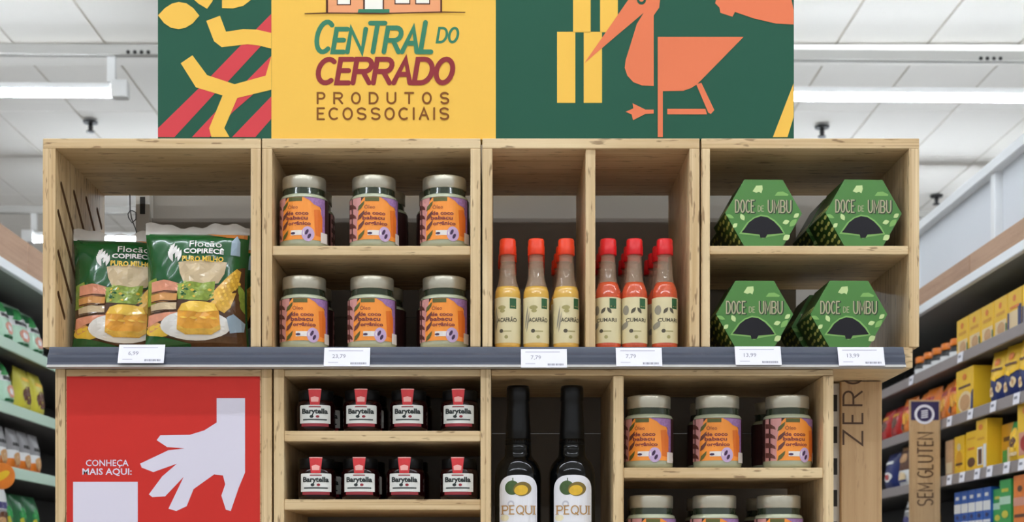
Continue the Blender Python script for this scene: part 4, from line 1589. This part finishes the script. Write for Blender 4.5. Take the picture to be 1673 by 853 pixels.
# right, third shelf
yb = [box_goods(0.12, 0.155, 0.05, g_yel, [(ell(.5, .4, .34, .22, 16), g_yel2), (rect(.15, .25, .85, .31), g_brown), (ell(.5, .72, .2, .1, 14), g_cream)]),
      box_goods(0.13, 0.16, 0.05, g_yel, [(ell(.5, .25, .36, .12, 16), g_brown), (rect(.15, .8, .85, .84), g_yel2), (rect(.2, .55, .8, .6), g_org)]),
      box_goods(0.12, 0.19, 0.06, g_yel, [(rect(.12, .1, .62, .46), g_white), (rect(.2, .12, .54, .42), g_brown), (rect(.7, .04, .98, .5), g_white), (ell(.45, .85, .2, .06, 14), g_org), (rect(.15, .6, .8, .64), g_yel2)]),
      box_goods(0.13, 0.16, 0.06, g_yel2, [(rect(.1, .05, .5, .4), g_grn), (rect(.5, .1, .9, .45), g_cream), (rect(.2, .6, .8, .7), g_brown)])]
put(yb[0], 'biscuit_box', 'yellow biscuit box with oval picture nearest the gluten sign', 'box', 1, 5.84, SHELVES[2], 'yellow biscuit boxes')
put(yb[1], 'biscuit_box', 'yellow biscuit box with brown oval, second from the gluten sign', 'box', 1, 5.69, SHELVES[2], 'yellow biscuit boxes')
put(yb[2], 'biscuit_box', 'tall yellow biscuit box with white window panel on the third shelf', 'box', 1, 5.54, SHELVES[2], 'yellow biscuit boxes', 0.02)
put(yb[3], 'biscuit_box', 'dark yellow and green biscuit box set back on the third shelf', 'box', 1, 5.40, SHELVES[2], 'yellow biscuit boxes', 0.07)
ypouch = pouch_goods(0.14, 0.155, 0.06, [(0, g_yel), (.55, g_grn)], [(ell(.5, .55, .34, .28, 18), g_yel), (ell(.5, .5, .2, .12, 14), g_brown), (rect(.2, .18, .8, .26), g_cream)])
put(ypouch, 'snack_bag', 'yellow and green rounded snack bag on the right third shelf', 'snack bag', 1, 5.24, SHELVES[2], None, 0.03)
put(box_goods(0.15, 0.20, 0.06, g_yel, [(rect(.1, .1, .95, .5), g_pink), (ell(.5, .3, .3, .14, 14), g_red), (ell(.5, .86, .15, .06, 14), g_org)]), 'biscuit_box', 'yellow box with pinkish picture at the frame edge, third shelf', 'box', 1, 5.08, SHELVES[2], 'yellow biscuit boxes', 0.02)
put(box_goods(0.15, 0.20, 0.06, g_yel, [(rect(.1, .1, .95, .5), g_pink), (ell(.5, .86, .15, .06, 14), g_org)]), 'biscuit_box', 'second yellow box with pinkish picture, nearest on the third shelf', 'box', 1, 4.91, SHELVES[2], 'yellow biscuit boxes', 0.02)
put(box_goods(0.1, 0.15, 0.05, g_tan, [(rect(.1, .1, .9, .4), g_cream)]), 'biscuit_box', 'small tan box half hidden behind the gluten sign', 'box', 1, 5.97, SHELVES[2], None)
wbag = pouch_goods(0.24, 0.185, 0.08, [(0, g_white), (.45, g_brown), (.9, g_tan)], [(ell(.5, .25, .25, .12, 14), g_cream), (ell(.5, .7, .25, .12, 14), g_tan), (rect(.25, .12, .75, .17), g_navy)])
nbag = pouch_goods(0.2, 0.17, 0.08, [(0, g_navy)], [(ell(.5, .35, .3, .14, 16), g_white), (ell(.5, .35, .2, .08, 14), g_red), (rect(.2, .7, .8, .78), g_white)])
put(wbag, 'flour_pouch', 'white and brown pouch left of the gluten sign on the third shelf', 'pouch', 1, 6.62, SHELVES[2], None, 0.015)
put(nbag, 'flour_pouch', 'navy blue pouch beside the wooden blade sign on the third shelf', 'pouch', 1, 6.87, SHELVES[2], None, 0.015)
# right, fourth shelf
bluec = box_goods(0.082, 0.165, 0.07, g_blue, [(rect(0, .48, 1, .7), g_white), (rect(0, .2, 1, .27), g_white), (rect(.25, .8, .75, .88), g_white), (ell(.5, .38, .2, .05, 12), g_navy)])
grnc = box_goods(0.11, 0.17, 0.07, g_grn, [(rect(0, .5, 1, .66), g_pale), (rect(.2, .75, .8, .82), g_lime), (ell(.5, .3, .3, .08, 12), g_lime)])
orgc = box_goods(0.13, 0.185, 0.07, g_org, [(rect(0, .42, 1, .58), g_pink), (ell(.5, .74, .18, .06, 12), g_brown), (rect(.1, .2, .9, .26), g_brown)])
for k in range(5):
    put(bluec, 'drink_carton', '%s blue and white drink carton from the gluten sign, right lowest shelf' % ORD[k], 'carton', 1, 5.86 - k * 0.088, SHELVES[3], 'blue drink cartons', 0.03)
put(grnc, 'drink_carton', 'short green drink carton right beside the blue cartons', 'carton', 1, 5.42, SHELVES[3], 'green drink cartons', 0.04, sc=0.9)
put(grnc, 'drink_carton', 'taller green drink carton beside the orange cartons', 'carton', 1, 5.28, SHELVES[3], 'green drink cartons', 0.02, sc=1.05)
for k in range(2):
    put(orgc, 'drink_carton', '%s orange drink carton after the green ones, right lowest shelf' % ORD[k], 'carton', 1, 5.13 - k * 0.14, SHELVES[3], 'orange drink cartons', 0.02)
gpouch = pouch_goods(0.16, 0.17, 0.07, [(0, g_grey), (.7, g_white)], [(ell(.5, .4, .3, .2, 14), g_vio), (rect(.2, .75, .8, .82), g_blk)])
for k in range(2):
    put(gpouch, 'cereal_pouch', '%s grey cereal pouch right of the wooden blade sign, lowest shelf' % ORD[k], 'pouch', 1, 6.62 - k * 0.2, SHELVES[3], 'grey cereal pouches', 0.03)
put(pouch_goods(0.13, 0.14, 0.06, [(0, g_yel), (.8, g_white)], [(ell(.5, .4, .25, .15, 14), g_cream)]), 'cereal_pouch', 'yellow pouch left of the gluten sign on the lowest shelf', 'pouch', 1, 6.26, SHELVES[3], None, 0.02)

# white price tags on the right shelf edges
tag_me = MB().box(-.03, .03, -.001, .001, -.02, .02, M_paper).mesh('card')
tagp = MB().poly(rect(-.022, -.002, .01, .008), M_ink, flat(-.0013)).mesh('print')
for si, ds, nm in ((0, (5.72, 6.4), 'top'), (1, (5.86, 5.6, 5.34, 5.10), 'second'), (2, (5.86, 5.7, 5.52, 5.38, 5.2, 5.05), 'third')):
    for k, d in enumerate(ds):
        t = thing('aisle_price_tag', '%s white price tag from the gluten sign on the right %s shelf edge' % (ORD[k], nm), 'price tag', (GX - 0.003, d - DIST, SHELVES[si] - 0.016), (R(-6), 0, R(-90)), 'white price tags of the right aisle')
        link('card', tag_me, t)
        link('print', tagp, t)

# ---- left aisle goods
gb = pouch_goods(0.17, 0.185, 0.09, [(0, g_pale), (.5, g_white), (.72, g_dgrn), (.86, g_pale)], [(rect(.2, .52, .8, .6), g_blk), (ell(.5, .3, .24, .14, 16), g_pink), (ell(.5, .3, .14, .08, 14), g_white), (lens((.15, .62), (.7, .9), .2), g_grn), (rect(.15, .08, .6, .13), g_dgrn)])
lb = pouch_goods(0.15, 0.18, 0.08, [(0, g_lime)], [(ell(.5, .4, .3, .2, 14), g_brown), (rect(.2, .7, .8, .78), g_yel)])
sb = pouch_goods(0.115, 0.165, 0.06, [(0, g_org), (.3, g_white), (.55, g_grey)], [(rect(.2, .6, .8, .68), g_blk), (ell(.5, .3, .3, .16, 14), g_tan)])
tb = pouch_goods(0.15, 0.19, 0.07, [(0, g_white), (.2, g_grey), (.45, g_white)], [(rect(.15, .42, .85, .55), g_vio), (ell(.5, .25, .35, .12, 14), g_brown), (ell(.35, .18, .2, .08, 14), g_tan)])
dg = pouch_goods(0.15, 0.15, 0.08, [(0, g_dgrn)], [(ell(.5, .5, .25, .16, 14), g_grn), (ell(.4, .3, .15, .1, 14), g_lime)])
for k, d in enumerate((5.20, 5.38, 5.56, 5.74, 5.92)):
    put(gb, 'green_bag', '%s pale green snack bag from the frame edge, left top shelf' % ORD[k], 'snack bag', -1, d, SHELVES[0], 'pale green bags of the left aisle', 0.04, yaw=-6 + 5 * (k % 3), lean=-10)
for k, d in enumerate((5.20, 5.38, 5.57)):
    put(gb, 'green_bag', '%s pale green snack bag from the frame edge, left second shelf' % ORD[k], 'snack bag', -1, d, SHELVES[1], 'pale green bags of the left aisle', 0.04, yaw=4 - 5 * (k % 2), lean=-8)
for k, d in enumerate((5.75, 5.92)):
    put(lb, 'lime_bag', '%s lime yellow bag after the green bags, left second shelf' % ORD[k], 'snack bag', -1, d, SHELVES[1], 'lime yellow bags', 0.04)
for k, d in enumerate((5.18, 5.36)):
    put(gb, 'green_bag', '%s slumped pale green bag from the frame edge, left third shelf' % ORD[k], 'snack bag', -1, d, SHELVES[2], 'pale green bags of the left aisle', 0.02, lean=-22, sc=0.85)
for k, d in enumerate((5.50, 5.65, 5.78, 5.91)):
    put(sb, 'silver_pouch', '%s grey and orange pouch from the green bags, left third shelf' % ORD[k], 'pouch', -1, d, SHELVES[2], 'grey and orange pouches', 0.05)
for k, d in enumerate((5.24, 5.41)):
    put(tb, 'cereal_bag', '%s tall white cereal bag below the orange disc, left lowest shelf' % ORD[k], 'cereal bag', -1, d, SHELVES[3], 'tall white cereal bags', 0.02)
for k, d in enumerate((5.60, 5.76, 5.92)):
    put(dg, 'dark_green_bag', '%s dark green bag beside the cereal bags, left lowest shelf' % ORD[k], 'snack bag', -1, d, SHELVES[3], 'dark green bags', 0.06)
# round orange shelf talker
d = 5.28
t = thing('shelf_talker', 'round orange shelf talker sticking out at the left frame edge', 'sign', (PX(3, d - DIST), d - DIST, PZ(778, d - DIST)), (R(90), 0, 0))
link('disc', MB().lathe([(0.048, 0), (0.048, 0.003)], g_org, 28).mesh('disc'), t)
link('print', MB().poly(ell(0, 0, .033, .014, 16, rot=30), g_yel, lambda u, v: (u, v, 0.0035)).mesh('print'), t)
link('arm', MB().box(-0.06, -0.02, -0.012, 0.0, -0.002, -0.0005, M_lamp).mesh('arm'), t)

# ---- gluten blade sign
d = 5.98
Yg = d - DIST
bw = 0.125
t = thing('blade_sign', 'wooden blade sign with dark blue top reading sem gluten', 'sign', (GX - 0.006 - bw / 2, Yg - 0.012, 1.60))
zt_ = PZ(654, Yg) - 1.60
link('board', MB().box(-bw / 2, bw / 2, 0, 0.012, -0.25, zt_, BLADE, 0.002).mesh('board'), t)
C_navy = mat('blade_navy', (44, 36, 84), 0.5)
C_wht = mat('blade_white', (226, 226, 236), 0.5)
m_ = MB()
s5 = d / 2400


def A9(pts):
    """zoomed sign: columns 180..385 across, rows from the top"""
    return [((x - 280) / 4.008 * s5, zt_ - (y - 55) / 4.008 * s5) for x, y in pts]


m_.poly(A9(rect(188, 66, 370, 188)), C_navy, flat(-.0006))
m_.poly(A9(ell(276, 150, 66, 64, 28)), C_wht, flat(-.0010))
m_.poly(A9(ell(276, 150, 49, 47, 28)), C_navy, flat(-.0014))
for k in range(4):
    m_.poly(A9([(252, 126 + k * 14), (296, 120 + k * 14), (300, 128 + k * 14), (256, 134 + k * 14)]), C_wht, flat(-.0018))
link('emblem', m_.mesh('emblem'), t)
(xr, zb_), (xl, ztop) = A9([(330, 745), (232, 270)])
ls = stroke_text('SEM GLUTEN', 0, ztop - zb_, 0, xr - xl, 0.0058, gap=0.34, round_=False, tf=lambda u, v: (xr - v, zb_ + u))
link('lettering', MB().polys(ls, C_ink, flat(-.0006)).mesh('lettering'), t)
